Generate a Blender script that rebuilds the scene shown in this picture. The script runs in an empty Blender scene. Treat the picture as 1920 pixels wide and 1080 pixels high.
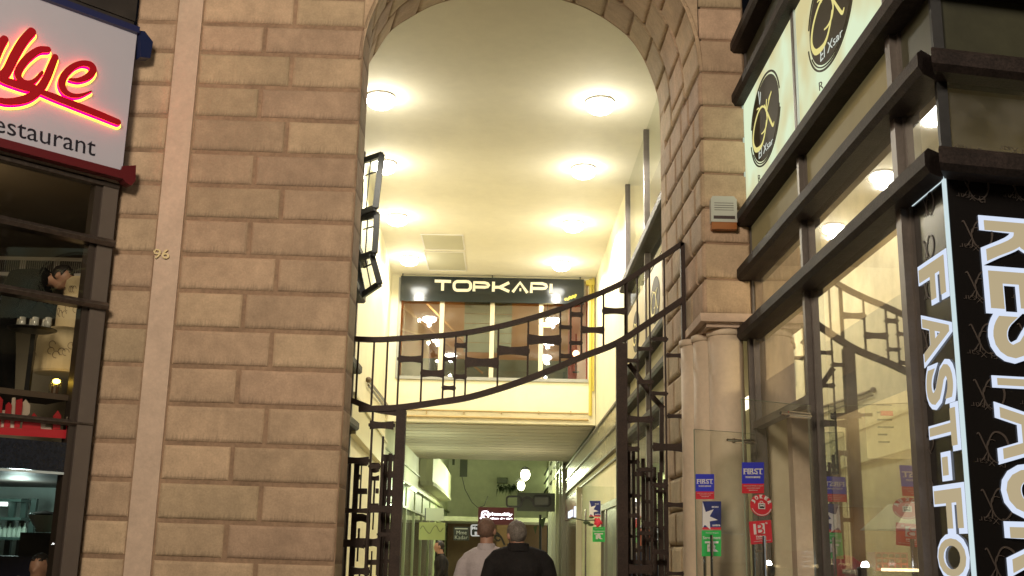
import bpy, math, random
from mathutils import Vector, Matrix
random.seed(7)
R = math.radians
sc = bpy.context.scene
# ------------------------------------------------------------------ camera
FPX = 2050.; CX, CY, EYE = 960., 540., 1.5
def _n(a):
    l = math.sqrt(sum(x*x for x in a)); return [x/l for x in a]
def _d(a, b): return sum(x*y for x, y in zip(a, b))
YD = _n([-15., -490., FPX])
_z0 = [170., FPX*FPX/490., FPX]; _k = _d(_z0, YD)
ZD = _n([a-_k*b for a, b in zip(_z0, YD)])
XD = [-(YD[1]*ZD[2]-YD[2]*ZD[1]), -(YD[2]*ZD[0]-YD[0]*ZD[2]), -(YD[0]*ZD[1]-YD[1]*ZD[0])]
cam = bpy.data.objects.new("camera", bpy.data.cameras.new("camera"))
sc.collection.objects.link(cam)
right = Vector((XD[0], YD[0], ZD[0])); up = Vector((XD[1], YD[1], ZD[1])); fwd = Vector((XD[2], YD[2], ZD[2]))
M = Matrix((right, up, -fwd)).transposed().to_4x4(); M.translation = Vector((0, 0, EYE))
cam.matrix_world = M
cam.data.sensor_width = 36; cam.data.lens = 36*FPX/1920
cam.data.clip_start = .05; cam.data.clip_end = 800
sc.camera = cam
# ------------------------------------------------------------------ world: late evening sky
w = bpy.data.worlds.new("World"); sc.world = w; w.use_nodes = True
nt = w.node_tree
sky = nt.nodes.new('ShaderNodeTexSky'); sky.sky_type = 'NISHITA'; sky.sun_disc = False
sky.sun_elevation = R(-3); sky.sun_rotation = R(150)
bg = nt.nodes['Background']; nt.links.new(sky.outputs[0], bg.inputs[0]); bg.inputs[1].default_value = .06
# ------------------------------------------------------------------ view
sc.view_settings.view_transform = 'Standard'; sc.view_settings.look = 'None'
sc.view_settings.exposure = 0; sc.view_settings.gamma = 1
sc.cycles.use_denoising = True
sc.cycles.max_bounces = 8; sc.cycles.diffuse_bounces = 4; sc.cycles.glossy_bounces = 4
sc.cycles.transparent_max_bounces = 24; sc.cycles.sample_clamp_indirect = 6
sc.cycles.caustics_reflective = False; sc.cycles.caustics_refractive = False
COL = sc.collection
def lamp(name, loc, watts, col, radius=.05, parent=None, spot=None, target=None, blend=.5):
    L = bpy.data.lights.new(name, 'SPOT' if spot else 'POINT'); L.energy = watts; L.color = col
    L.shadow_soft_size = radius
    if spot: L.spot_size = R(spot); L.spot_blend = blend
    o = bpy.data.objects.new(name, L); COL.objects.link(o)
    loc = Vector(loc)
    if target is not None: o.rotation_euler = (Vector(target)-loc).to_track_quat('-Z', 'Y').to_euler()
    o.location = loc - (ORG.get(parent.name, Vector()) if parent else Vector())
    if parent: o.parent = parent
    return o
ORG = {}
# ------------------------------------------------------------------ unprojection on real planes
def ray(px, py):
    c = [px-CX, -(py-CY), FPX]
    return Vector((_d(c, XD), _d(c, YD), _d(c, ZD)))
def P(px, py, X=None, Y=None, Z=None):
    r = ray(px, py)
    t = X/r.x if X is not None else (Y/r.y if Y is not None else (Z-EYE)/r.z)
    return Vector((0, 0, EYE)) + r*t
class Frame:
    """upright plane: s runs left to right for a viewer facing it, d comes out towards the viewer"""
    def __init__(s, x, y, dx, dy):
        l = math.hypot(dx, dy); s.o = Vector((x, y, 0)); s.t = Vector((dx/l, dy/l, 0)); s.n = Vector((dy/l, -dx/l, 0))
    def w(s, u, z, d=0.): return s.o + s.t*u + s.n*d + Vector((0, 0, z))
    def px(s, px, py, d=0.):
        r = ray(px, py); e = Vector((0, 0, EYE)); o = s.o + s.n*d
        t = (o-e).dot(s.n)/r.dot(s.n); p = e+r*t
        return ((p-s.o).dot(s.t), p.z)
FW = Frame(0, 9.5, 1, 0)
GT = Frame(0, 10.35, 1, 0)
XR = 2.18
RF = Frame(XR, 9.6, 0, -1)
LP = Frame(-2.6, 11.8, 0, 1)
LC = Frame(-2.6, 18.1, -.37, 8.7)
BR = Frame(0, 26.8, 1, 0)
LR = Frame(-3.56, 9.42, .7071, .7071)
RC = Frame(XR, 5.21, .982, .19)
# ------------------------------------------------------------------ materials
MATS = {}
def mat(name, col, rough=.6, metal=0., noise=None, bump=None, emis=None, es=0., spec=.5, blk=None, streak=None, coat=0.):
    if name in MATS: return MATS[name]
    m = bpy.data.materials.new(name); m.use_nodes = True; t = m.node_tree; N = t.nodes; Lk = t.links
    b = N['Principled BSDF']; b.inputs['Roughness'].default_value = rough; b.inputs['Metallic'].default_value = metal
    b.inputs['Specular IOR Level'].default_value = spec; b.inputs['Coat Weight'].default_value = coat
    b.inputs['Base Color'].default_value = (*col, 1)
    tc = N.new('ShaderNodeTexCoord'); geo = N.new('ShaderNodeNewGeometry')
    cur = None
    def rgb(c):
        n = N.new('ShaderNodeRGB'); n.outputs[0].default_value = (*c, 1); return n.outputs[0]
    def mult(a, fac_out, lo, hi):
        mr = N.new('ShaderNodeMapRange'); mr.inputs[3].default_value = lo; mr.inputs[4].default_value = hi
        Lk.new(fac_out, mr.inputs[0])
        mx = N.new('ShaderNodeVectorMath'); mx.operation = 'SCALE'; Lk.new(a, mx.inputs[0]); Lk.new(mr.outputs[0], mx.inputs['Scale'])
        return mx.outputs[0], mr
    if noise or blk or streak: cur = rgb(col)
    if noise:
        for sc_, amt in noise:
            n = N.new('ShaderNodeTexNoise'); n.inputs['Scale'].default_value = sc_; n.inputs['Detail'].default_value = 6; n.inputs['Roughness'].default_value = .65
            Lk.new(geo.outputs['Position'], n.inputs['Vector'])
            cur, mr = mult(cur, n.outputs[0], 1-amt, 1+amt); mr.inputs[1].default_value = .3; mr.inputs[2].default_value = .7
    if blk:
        a = N.new('ShaderNodeAttribute'); a.attribute_name = 'blk'
        cur, mr = mult(cur, a.outputs['Fac'], 1-blk, 1+blk)
        hs = N.new('ShaderNodeHueSaturation'); mr2 = N.new('ShaderNodeMapRange'); mr2.inputs[3].default_value = .490; mr2.inputs[4].default_value = .510
        fr_ = N.new('ShaderNodeMath'); fr_.operation = 'MULTIPLY'; fr_.inputs[1].default_value = 7.13
        fr2 = N.new('ShaderNodeMath'); fr2.operation = 'FRACT'
        Lk.new(a.outputs['Fac'], fr_.inputs[0]); Lk.new(fr_.outputs[0], fr2.inputs[0]); Lk.new(fr2.outputs[0], mr2.inputs[0])
        Lk.new(mr2.outputs[0], hs.inputs['Hue']); Lk.new(cur, hs.inputs['Color']); cur = hs.outputs[0]
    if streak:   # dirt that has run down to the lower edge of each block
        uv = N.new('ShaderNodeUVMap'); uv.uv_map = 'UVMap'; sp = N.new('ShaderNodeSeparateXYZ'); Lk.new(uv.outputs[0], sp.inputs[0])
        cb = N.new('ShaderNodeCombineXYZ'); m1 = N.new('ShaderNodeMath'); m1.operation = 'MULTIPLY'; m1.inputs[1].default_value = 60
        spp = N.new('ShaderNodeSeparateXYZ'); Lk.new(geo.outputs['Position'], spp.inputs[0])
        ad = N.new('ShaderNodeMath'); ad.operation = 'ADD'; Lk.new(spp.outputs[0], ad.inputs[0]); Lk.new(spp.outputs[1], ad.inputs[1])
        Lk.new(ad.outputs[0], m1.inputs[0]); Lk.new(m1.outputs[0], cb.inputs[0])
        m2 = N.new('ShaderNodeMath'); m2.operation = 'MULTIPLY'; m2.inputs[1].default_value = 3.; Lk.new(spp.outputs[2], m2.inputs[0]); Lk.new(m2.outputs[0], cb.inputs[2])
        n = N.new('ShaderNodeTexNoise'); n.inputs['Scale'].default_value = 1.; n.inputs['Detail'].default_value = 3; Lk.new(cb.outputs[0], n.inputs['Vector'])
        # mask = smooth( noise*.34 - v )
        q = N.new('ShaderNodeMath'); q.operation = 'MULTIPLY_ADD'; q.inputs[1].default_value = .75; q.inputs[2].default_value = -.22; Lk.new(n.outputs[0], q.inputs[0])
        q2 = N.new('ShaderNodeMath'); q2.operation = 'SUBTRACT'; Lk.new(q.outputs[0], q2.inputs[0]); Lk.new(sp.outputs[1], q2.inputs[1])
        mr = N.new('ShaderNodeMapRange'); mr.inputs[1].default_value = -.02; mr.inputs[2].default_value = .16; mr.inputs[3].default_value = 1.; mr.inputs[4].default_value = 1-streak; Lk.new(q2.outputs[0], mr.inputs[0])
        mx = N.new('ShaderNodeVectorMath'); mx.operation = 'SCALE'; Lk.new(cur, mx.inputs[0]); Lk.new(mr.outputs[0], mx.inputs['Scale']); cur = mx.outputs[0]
    if cur: Lk.new(cur, b.inputs['Base Color'])
    if bump:
        last = None
        for sc_, st in bump:
            n = N.new('ShaderNodeTexNoise'); n.inputs['Scale'].default_value = sc_; n.inputs['Detail'].default_value = 8; n.inputs['Roughness'].default_value = .7
            Lk.new(geo.outputs['Position'], n.inputs['Vector'])
            bp = N.new('ShaderNodeBump'); bp.inputs['Strength'].default_value = st; bp.inputs['Distance'].default_value = .35/sc_*2
            Lk.new(n.outputs[0], bp.inputs['Height'])
            if last: Lk.new(last, bp.inputs['Normal'])
            last = bp.outputs[0]
        Lk.new(last, b.inputs['Normal'])
    if emis:
        b.inputs['Emission Color'].default_value = (*emis, 1); b.inputs['Emission Strength'].default_value = es
    MATS[name] = m; return m
def glass(name, tint=(1, 1, 1), lo=.05, hi=.95, rough=.015, power=3.2, dirt=.0):
    if name in MATS: return MATS[name]
    m = bpy.data.materials.new(name); m.use_nodes = True; t = m.node_tree; N = t.nodes; Lk = t.links
    N.remove(N['Principled BSDF']); out = N['Material Output']
    tr = N.new('ShaderNodeBsdfTransparent'); tr.inputs[0].default_value = (*tint, 1)
    gl = N.new('ShaderNodeBsdfGlossy'); gl.inputs['Roughness'].default_value = rough
    lw = N.new('ShaderNodeLayerWeight'); lw.inputs[0].default_value = .5
    pw = N.new('ShaderNodeMath'); pw.operation = 'POWER'; pw.inputs[1].default_value = power; Lk.new(lw.outputs['Facing'], pw.inputs[0])
    mr = N.new('ShaderNodeMapRange'); mr.inputs[3].default_value = lo; mr.inputs[4].default_value = hi; Lk.new(pw.outputs[0], mr.inputs[0])
    mx = N.new('ShaderNodeMixShader'); Lk.new(mr.outputs[0], mx.inputs[0]); Lk.new(tr.outputs[0], mx.inputs[1]); Lk.new(gl.outputs[0], mx.inputs[2])
    last = mx.outputs[0]
    if dirt:
        df = N.new('ShaderNodeBsdfDiffuse'); df.inputs[0].default_value = (.5, .48, .42, 1)
        nz = N.new('ShaderNodeTexNoise'); nz.inputs['Scale'].default_value = 5; nz.inputs['Detail'].default_value = 5
        tc = N.new('ShaderNodeNewGeometry'); Lk.new(tc.outputs['Position'], nz.inputs['Vector'])
        mr2 = N.new('ShaderNodeMapRange'); mr2.inputs[1].default_value = .35; mr2.inputs[2].default_value = .8; mr2.inputs[3].default_value = dirt*.4; mr2.inputs[4].default_value = dirt*2; Lk.new(nz.outputs[0], mr2.inputs[0])
        m3 = N.new('ShaderNodeMixShader'); Lk.new(mr2.outputs[0], m3.inputs[0]); Lk.new(last, m3.inputs[1]); Lk.new(df.outputs[0], m3.inputs[2]); last = m3.outputs[0]
    Lk.new(last, out.inputs[0]); MATS[name] = m; return m
def glow(name, col, s):
    if name in MATS: return MATS[name]
    m = bpy.data.materials.new(name); m.use_nodes = True; t = m.node_tree; N = t.nodes
    N.remove(N['Principled BSDF']); e = N.new('ShaderNodeEmission'); e.inputs[0].default_value = (*col, 1); e.inputs[1].default_value = s
    t.links.new(e.outputs[0], N['Material Output'].inputs[0]); MATS[name] = m; return m
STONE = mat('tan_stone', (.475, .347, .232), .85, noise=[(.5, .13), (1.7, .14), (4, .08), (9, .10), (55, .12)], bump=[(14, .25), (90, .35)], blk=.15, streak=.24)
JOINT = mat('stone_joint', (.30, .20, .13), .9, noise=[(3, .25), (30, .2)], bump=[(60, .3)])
PALE = mat('pale_stone', (.57, .435, .335), .8, noise=[(1.5, .10), (7, .08), (25, .07)], bump=[(40, .25)])
COLST = mat('column_stone', (.66, .54, .40), .7, noise=[(2, .08), (20, .05)], bump=[(30, .12)])
CREAM = mat('cream_paint', (.74, .68, .46), .7, noise=[(.5, .07), (5, .05), (40, .03)], bump=[(25, .04)])
CEIL = mat('ceiling_paint', (.80, .755, .63), .75, noise=[(.35, .06), (1.6, .03), (6, .02)], bump=[(3, .03)])
IRON = mat('brown_iron', (.040, .024, .018), .6, .0, spec=.35, noise=[(8, .3), (60, .3)], bump=[(70, .25)])
BEAM = mat('dark_speckled_beam', (.024, .017, .015), .6, .0, spec=.25, noise=[(6, .5), (70, .6)], bump=[(60, .35)])
ALU = mat('grey_aluminium', (.13, .112, .10), .45, .4, noise=[(5, .15), (50, .08)])
DARKF = mat('dark_frame', (.014, .014, .014), .5, .0, spec=.3, noise=[(20, .3)])
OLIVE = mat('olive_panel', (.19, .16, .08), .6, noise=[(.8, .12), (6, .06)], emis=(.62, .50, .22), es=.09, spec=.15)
DOLIVE = mat('dark_olive_panel', (.045, .045, .027), .45, spec=.3, noise=[(1.2, .3), (8, .1)])
BLACK = mat('black_board', (.008, .008, .008), .3, noise=[(6, .3)])
WHITE = mat('white_paint', (.75, .73, .70), .5, noise=[(3, .05)])
GLASS = glass('clear_glass', (.96, .97, .95), .05, .95, dirt=.02)
SHOPG = glass('shop_glass', (.84, .84, .79), .10, .95, .02, 1.6, dirt=.12)
DOORG = glass('door_glass', (.93, .95, .92), .05, .7, .01, 3., dirt=.03)
CONC = mat('grey_concrete', (.3, .28, .24), .8, noise=[(1, .15), (12, .1)], bump=[(30, .1)])
GREENW = mat('green_grey_wall', (.46, .47, .33), .8, noise=[(.4, .15), (3, .08)])
ASPH = mat('asphalt', (.05, .05, .05), .8, noise=[(2, .2), (80, .3)], bump=[(120, .3)])
PAVE = mat('paving', (.22, .2, .17), .6, noise=[(1, .15), (20, .1)], bump=[(40, .15)])
SKIN = mat('skin', (.40, .22, .15), .5, noise=[(20, .08)])
# ------------------------------------------------------------------ mesh builder
class MB:
    def __init__(s): s.v = []; s.f = []; s.b = []; s.uv = []
    def face(s, pts, b=.5, uv=None):
        i = len(s.v); s.v += [Vector(p) for p in pts]; s.f.append(tuple(range(i, i+len(pts)))); s.b.append(b)
        s.uv += uv if uv else [(.5, .9)]*len(pts)
    def add(s, vs, fs, b=.5):
        i = len(s.v); s.v += [Vector(p) for p in vs]
        for f in fs: s.f.append(tuple(i+k for k in f)); s.b.append(b); s.uv += [(.5, .9)]*len(f)
    def box(s, x0, x1, y0, y1, z0, z1, fn=None):
        fn = fn or (lambda a, b, c: Vector((a, b, c)))
        v = [fn(x, y, z) for x in (x0, x1) for y in (y0, y1) for z in (z0, z1)]
        s.add(v, [(0, 1, 3, 2), (4, 6, 7, 5), (0, 4, 5, 1), (2, 3, 7, 6), (0, 2, 6, 4), (1, 5, 7, 3)])
    def fbox(s, fr, s0, s1, z0, z1, d0, d1):
        s.box(s0, s1, d0, d1, z0, z1, lambda u, d, z: fr.w(u, z, d))
    def bar(s, a, b, w, h=None, up=Vector((0, 0, 1))):
        a = Vector(a); b = Vector(b); h = h or w; t = (b-a)
        if t.length < 1e-6: return
        t.normalize(); u = Vector(up)
        if abs(t.dot(u)) > .95: u = Vector((0, 1, 0))
        x = t.cross(u).normalized(); y = x.cross(t)
        v = [p + x*i*w/2 + y*j*h/2 for p in (a, b) for i, j in ((-1, -1), (1, -1), (1, 1), (-1, 1))]
        s.add(v, [(0, 1, 2, 3), (7, 6, 5, 4), (0, 4, 5, 1), (1, 5, 6, 2), (2, 6, 7, 3), (3, 7, 4, 0)])
    def tube(s, pts, rad, n=10, cap=True, flat=1.):
        pts = [Vector(p) for p in pts]; k = len(pts)
        rad = rad if isinstance(rad, (list, tuple)) else [rad]*k
        vs = []; prev = None
        for i, p in enumerate(pts):
            t = (pts[min(i+1, k-1)]-pts[max(i-1, 0)]).normalized()
            if prev is None: prev = Vector((0, 0, 1)).cross(t) if abs(t.z) < .9 else Vector((1, 0, 0)).cross(t).cross(t)*-1
            x = (prev - t*prev.dot(t)).normalized(); y = t.cross(x); prev = x
            r = rad[i]; rx, ry = r if isinstance(r, tuple) else (r, r*flat)
            for j in range(n):
                a = 2*math.pi*j/n; vs.append(p + x*math.cos(a)*rx + y*math.sin(a)*ry)
        fs = [(i*n+j, i*n+(j+1) % n, (i+1)*n+(j+1) % n, (i+1)*n+j) for i in range(k-1) for j in range(n)]
        if cap: fs += [tuple(range(n-1, -1, -1)), tuple(range((k-1)*n, k*n))]
        s.add(vs, fs)
    def rings(s, rs, n=20, cap=True):
        """rs: list of (centre, xvec, yvec) ellipses"""
        vs = []
        for c, x, y in rs:
            for j in range(n):
                a = 2*math.pi*j/n; vs.append(Vector(c)+Vector(x)*math.cos(a)+Vector(y)*math.sin(a))
        k = len(rs)
        fs = [(i*n+j, i*n+(j+1) % n, (i+1)*n+(j+1) % n, (i+1)*n+j) for i in range(k-1) for j in range(n)]
        if cap: fs += [tuple(range(n-1, -1, -1)), tuple(range((k-1)*n, k*n))]
        s.add(vs, fs)
    def lathe(s, c, prof, n=24):
        c = Vector(c); s.rings([(c+Vector((0, 0, z)), (r, 0, 0), (0, r, 0)) for r, z in prof], n)
    def ball(s, c, r, n=14, m=9, ax=None):
        c = Vector(c); r = r if isinstance(r, (tuple, list)) else (r, r, r); ax = ax or Matrix.Identity(3)
        rs = []
        for i in range(m+1):
            t = math.pi*(i+.02)/(m+.04); q = math.sin(t)
            rs.append((c + ax@Vector((0, 0, -math.cos(t)*r[2])), ax@Vector((q*r[0], 0, 0)), ax@Vector((0, q*r[1], 0))))
        s.rings(rs, n)
    def prism(s, poly, fn, d0, d1):
        """poly (s,z) counter-clockwise; fn(s,z,d)"""
        n = len(poly); v = [fn(a, b, d0) for a, b in poly]+[fn(a, b, d1) for a, b in poly]
        s.add(v, [tuple(range(n))[::-1], tuple(range(n, 2*n))]+[(i, (i+1) % n, n+(i+1) % n, n+i) for i in range(n)])
    def ribbon(s, pts, w, fn, d0, d1, smooth=6):
        """stroke along (s,z) points with widths, as a thin raised band"""
        if smooth: pts, w = crom(pts, w, smooth)
        n = len(pts); w = w if isinstance(w, list) else [w]*n
        L = []; Rr = []
        for i in range(n):
            a = pts[max(i-1, 0)]; b = pts[min(i+1, n-1)]; tx, tz = b[0]-a[0], b[1]-a[1]; l = math.hypot(tx, tz) or 1
            nx, nz = -tz/l*w[i]/2, tx/l*w[i]/2
            L.append((pts[i][0]+nx, pts[i][1]+nz)); Rr.append((pts[i][0]-nx, pts[i][1]-nz))
        i0 = len(s.v); vs = []
        for k in range(n): vs += [fn(*L[k], d0), fn(*Rr[k], d0), fn(*Rr[k], d1), fn(*L[k], d1)]
        fs = []
        for k in range(n-1):
            a = 4*k; b = a+4; fs += [(a+3, a+2, b+2, b+3), (a, a+3, b+3, b), (a+2, a+1, b+1, b+2)]
        fs += [(0, 1, 2, 3), (4*n-4, 4*n-1, 4*n-2, 4*n-3)]
        s.add(vs, fs)
    def block(s, fn, u0, u1, v0, v1, bev=.030, dep=.021, nu=1, rag=.005):
        """bevelled, slightly worn stone: fn(u,v,d)"""
        b = random.random(); g = lambda: random.uniform(-rag, rag)
        rs = []
        for ins, d in ((0, 0), (.25, .55), (.6, .86), (1, 1)):
            i = bev*ins; r = []
            a0, a1, b0, b1 = u0+i, u1-i, v0+i, v1-i
            us = [a0+(a1-a0)*k/nu for k in range(nu+1)]
            r += [(u, b0) for u in us]+[(u, b1) for u in us[::-1]]
            rs.append([(u+g()*.4, v+g()*.4, dep*d) for u, v in r])
        n = len(rs[0])
        def uv(p): return ((p[0]-u0)/(u1-u0), (p[1]-v0)/(v1-v0))
        for k in range(3):
            for j in range(n):
                q = [rs[k][j], rs[k][(j+1) % n], rs[k+1][(j+1) % n], rs[k+1][j]]
                s.face([fn(*p) for p in q], b, [uv(p) for p in q])
        top = rs[3]
        for j in range(nu):
            q = [top[j], top[j+1], top[n-2-j], top[n-1-j]]
            s.face([fn(*p) for p in q], b, [uv(p) for p in q])
def crom(pts, w, k):
    n = len(pts); w = w if isinstance(w, list) else [w]*n; o = []; ow = []
    for i in range(n-1):
        p0, p1, p2, p3 = pts[max(i-1, 0)], pts[i], pts[i+1], pts[min(i+2, n-1)]
        for j in range(k):
            t = j/k; o.append(tuple(.5*(2*b+(c-a)*t+(2*a-5*b+4*c-d)*t*t+(3*b-a-3*c+d)*t**3) for a, b, c, d in zip(p0, p1, p2, p3)))
            ow.append(w[i]*(1-t)+w[i+1]*t)
    o.append(tuple(pts[-1])); ow.append(w[-1]); return o, ow
def mesh(mb, name, m, org=Vector((0, 0, 0)), smooth=False):
    me = bpy.data.meshes.new(name)
    me.from_pydata([tuple(p-org) for p in mb.v], [], mb.f)
    a = me.attributes.new('blk', 'FLOAT', 'FACE'); a.data.foreach_set('value', mb.b)
    u = me.uv_layers.new(name='UVMap'); u.data.foreach_set('uv', [c for p in mb.uv for c in p])
    me.materials.append(m)
    if smooth: me.polygons.foreach_set('use_smooth', [True]*len(me.polygons))
    me.update(); return me
def fixn(o):
    import bmesh
    bm = bmesh.new(); bm.from_mesh(o.data); bmesh.ops.recalc_face_normals(bm, faces=bm.faces); bm.to_mesh(o.data); bm.free()
def thing(name, label, cat, loc, group=None):
    o = bpy.data.objects.new(name, None); COL.objects.link(o); o.empty_display_size = .1
    o.location = loc; ORG[o.name] = Vector(loc); tag(o, label, cat, group); return o
def tag(o, label, cat=None, group=None):
    o['label'] = label
    if cat: o['category'] = cat
    if group: o['group'] = group
    return o
def part(mb, name, m, parent, label=None, smooth=False, rec=True):
    org = ORG[parent.name]
    o = bpy.data.objects.new(name, mesh(mb, name, m, org, smooth)); COL.objects.link(o); o.parent = parent; ORG[o.name] = org
    if rec: fixn(o)
    if label: o['label'] = label
    return o
def single(mb, name, m, label, cat, group=None, smooth=False, rec=True, kind=None):
    xs = [p.x for p in mb.v]; ys = [p.y for p in mb.v]; zs = [p.z for p in mb.v]
    org = Vector(((min(xs)+max(xs))/2, (min(ys)+max(ys))/2, min(zs)))
    o = bpy.data.objects.new(name, mesh(mb, name, m, org, smooth)); COL.objects.link(o); o.location = org; ORG[o.name] = org
    if rec: fixn(o)
    if kind: o['kind'] = kind
    else: tag(o, label, cat, group)
    return o
def struct(mb, name, m): return single(mb, name, m, '', '', kind='structure')
def copy_tree(o, loc=None, parent=None):
    c = o.copy(); COL.objects.link(c)
    if parent: c.parent = parent; c.matrix_parent_inverse = o.matrix_parent_inverse
    if loc is not None: c.location = loc; ORG[c.name] = Vector(loc)
    for ch in list(o.children): copy_tree(ch, None, c)
    return c
_tc = {}
def glyphs(body, bold=0., ext=0., sp=1.):
    cu = bpy.data.curves.new('t', 'FONT'); cu.body = body; cu.offset = bold; cu.extrude = ext; cu.space_character = sp; cu.resolution_u = 4
    o = bpy.data.objects.new('t', cu); COL.objects.link(o)
    me = bpy.data.meshes.new_from_object(o.evaluated_get(bpy.context.evaluated_depsgraph_get()))
    v = [x.co.copy() for x in me.vertices]; f = [tuple(p.vertices) for p in me.polygons]
    bpy.data.objects.remove(o); bpy.data.curves.remove(cu); bpy.data.meshes.remove(me); return v, f
def text(mb, body, quad, fn, d, bold=0., ext=.1, depth=.002, sp=1., pad=None):
    """fit writing into quad = TL,TR,BR,BL given as (s,z); fn(s,z,d)"""
    v, f = glyphs(body, bold, ext, sp)
    if not v: return
    x0 = min(p.x for p in v); x1 = max(p.x for p in v); y0 = min(p.y for p in v); y1 = max(p.y for p in v)
    if pad: x0, x1, y0, y1 = pad
    TL, TR, BR_, BL = [Vector(q) for q in quad]; out = []
    for p in v:
        a = (p.x-x0)/(x1-x0); b = (p.y-y0)/(y1-y0)
        q = (BL*(1-a)+BR_*a)*(1-b)+(TL*(1-a)+TR*a)*b
        out.append(fn(q.x, q.y, d+depth*(1 if p.z > 0 else 0)))
    mb.add(out, f)
# ================================================================== GROUND
g = MB(); g.face([(-60, -60, -.14), (60, -60, -.14), (60, 7.6, -.14), (-60, 7.6, -.14)]); struct(g, 'street', ASPH)
g = MB(); g.box(-60, 60, 1.5, 11.8, -.2, .0); struct(g, 'pavement', PAVE)
g = MB(); g.face([(-3.2, 11.8, .002), (5.8, 11.8, .002), (5.8, 90, .002), (-3.2, 90, .002)]); g.face([(-60, 90, .1), (60, 90, .1), (60, 400, .1), (-60, 400, .1)]); struct(g, 'passage_floor', mat('floor_tiles', (.55, .50, .40), .35, noise=[(1, .12), (9, .06)]))
# ================================================================== STONE FACADE
TILT = -.0125
CZ = [6.59, 6.286, 5.991, 5.657, 5.339, 4.999, 4.68, 4.36, 4.021, 3.687, 3.343, 3.006, 2.673, 2.333, 2.007, 1.677, 1.366, 1.04, .71, .38, .15]
CZ = [8.62, 8.28, 7.94, 7.6, 7.26, 6.92]+CZ
def lw(u, z, d): return Vector((u, 9.53-d, z+TILT*(u+2.42)))
wall = thing('stone_pier', 'left tan stone pier of rough blocks with a smooth pale strip', 'stone pier', (-2.5, 9.7, 0))
b = MB()
b.box(-3.58, -1.425, 9.525, 9.95, 0, 8.62)
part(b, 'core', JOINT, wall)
b = MB()
for i in range(len(CZ)-1):
    z1, z0 = CZ[i], CZ[i+1]; j = -2.09 if i % 2 == 0 else -2.36
    gp = .015
    b.block(lw, -2.955, j-gp, z0+gp, z1-gp, nu=4); b.block(lw, j+gp, -1.43, z0+gp, z1-gp, nu=4)
    b.block(lw, -3.575, -3.2, z0+gp, z1-gp, nu=2)
    # return of the pier towards the gate
    b.block(lambda u, v, d: Vector((-1.425+d*.25, u, v)), 9.53, 9.94, z0+gp, z1-gp, nu=1)
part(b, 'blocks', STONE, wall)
b = MB(); b.box(-3.19, -2.965, 9.505, 9.55, 0, 8.62); part(b, 'smooth_strip', PALE, wall)
hn = MB()
def hz(q): return FW.px(*q)
text(hn, '96', [hz((289, 467)), hz((319, 468)), hz((318, 486)), hz((288, 485))], FW.w, .004, bold=.01, depth=.012)
single(hn, 'house_number', mat('brass', (.55, .45, .25), .35, .6), 'small brass house number 96 on the pale strip', 'house number')
# ---- arch
def resample(pts, n):
    L = [0]
    for a, b_ in zip(pts, pts[1:]): L.append(L[-1]+math.dist(a, b_))
    out = []; j = 0
    for i in range(n+1):
        t = L[-1]*i/n
        while j < len(L)-2 and L[j+1] < t: j += 1
        k = (t-L[j])/(L[j+1]-L[j]); out.append(tuple(p*(1-k)+q*k for p, q in zip(pts[j], pts[j+1])))
    return out
NA = 120
FC = [(.155+1.585*math.cos(R(a)), 5.95+1.585*math.sin(R(a))) for a in range(0, 181, 3)]
BC = [(1.70, 5.95), (1.695, 6.35), (1.666, 6.668), (1.522, 7.084), (1.351, 7.363), (1.134, 7.555), (.909, 7.70), (.708, 7.79), (.35, 7.89), (-.05, 7.93), (-.45, 7.89), (-.926, 7.754), (-1.238, 7.568), (-1.454, 7.393), (-1.604, 7.134), (-1.72, 6.876), (-1.76, 6.45), (-1.77, 5.95)]
BC, _ = crom(BC, 1., 5)
FA = resample(FC, NA); BA = resample(BC, NA)
def arc(A, u):
    x = max(0, min(NA-1e-6, u*NA)); i = int(x); k = x-i
    return A[i][0]*(1-k)+A[i+1][0]*k, A[i][1]*(1-k)+A[i+1][1]*k
LEN = math.pi*1.7
def vault(u, v, d):   # u metres along the arc, v metres in depth
    t = u/LEN; k = v/2.3; f = arc(FA, t); q = arc(BA, t)
    x = f[0]*(1-k)+q[0]*k; z = f[1]*(1-k)+q[1]*k
    n = Vector((.05-x, 0, 5.9-z)); n.normalize()
    return Vector((x, 9.5+v, z))+n*(d-.03)
arch = thing('stone_archway', 'tan stone archway with a block-lined vault over the gate', 'archway', (.15, 10.6, 0))
b = MB()
nv = 16
for r_ in range(3):
    v0, v1 = r_*.767, (r_+1)*.767
    for i in range(-1, nv):
        off = .5 if r_ % 2 else 0
        u0 = max(0, (i+off)*LEN/nv); u1 = min(LEN, (i+1+off)*LEN/nv)
        if u1-u0 > .05: b.block(vault, u0+.008, u1-.008, v0+.008, v1-.008, nu=4, bev=.035, dep=.034)
for i in range(60):
    u0, u1 = LEN*i/60, LEN*(i+1)/60
    b.face([vault(u0, 0, -.0), vault(u1, 0, -.0), vault(u1, 2.3, -.0), vault(u0, 2.3, -.0)], .3)
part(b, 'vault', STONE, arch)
# front spandrel above the opening
b = MB()
for i in range(NA):
    a, c = FA[i], FA[i+1]
    b.face([(a[0], 9.52, a[1]), (a[0], 9.52, 8.62), (c[0], 9.52, 8.62), (c[0], 9.52, c[1])], .5)
    q, q2 = BA[i], BA[i+1]
    b.face([(q[0], 11.8, q[1]), (q[0], 11.8, 8.62), (q2[0], 11.8, 8.62), (q2[0], 11.8, q2[1])], .5)
b.box(-3.3, -1.77, 11.5, 11.8, 0, 8.62); b.box(1.7, 2.17, 11.5, 11.8, 0, 8.62)
part(b, 'spandrel', STONE, arch)
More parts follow.
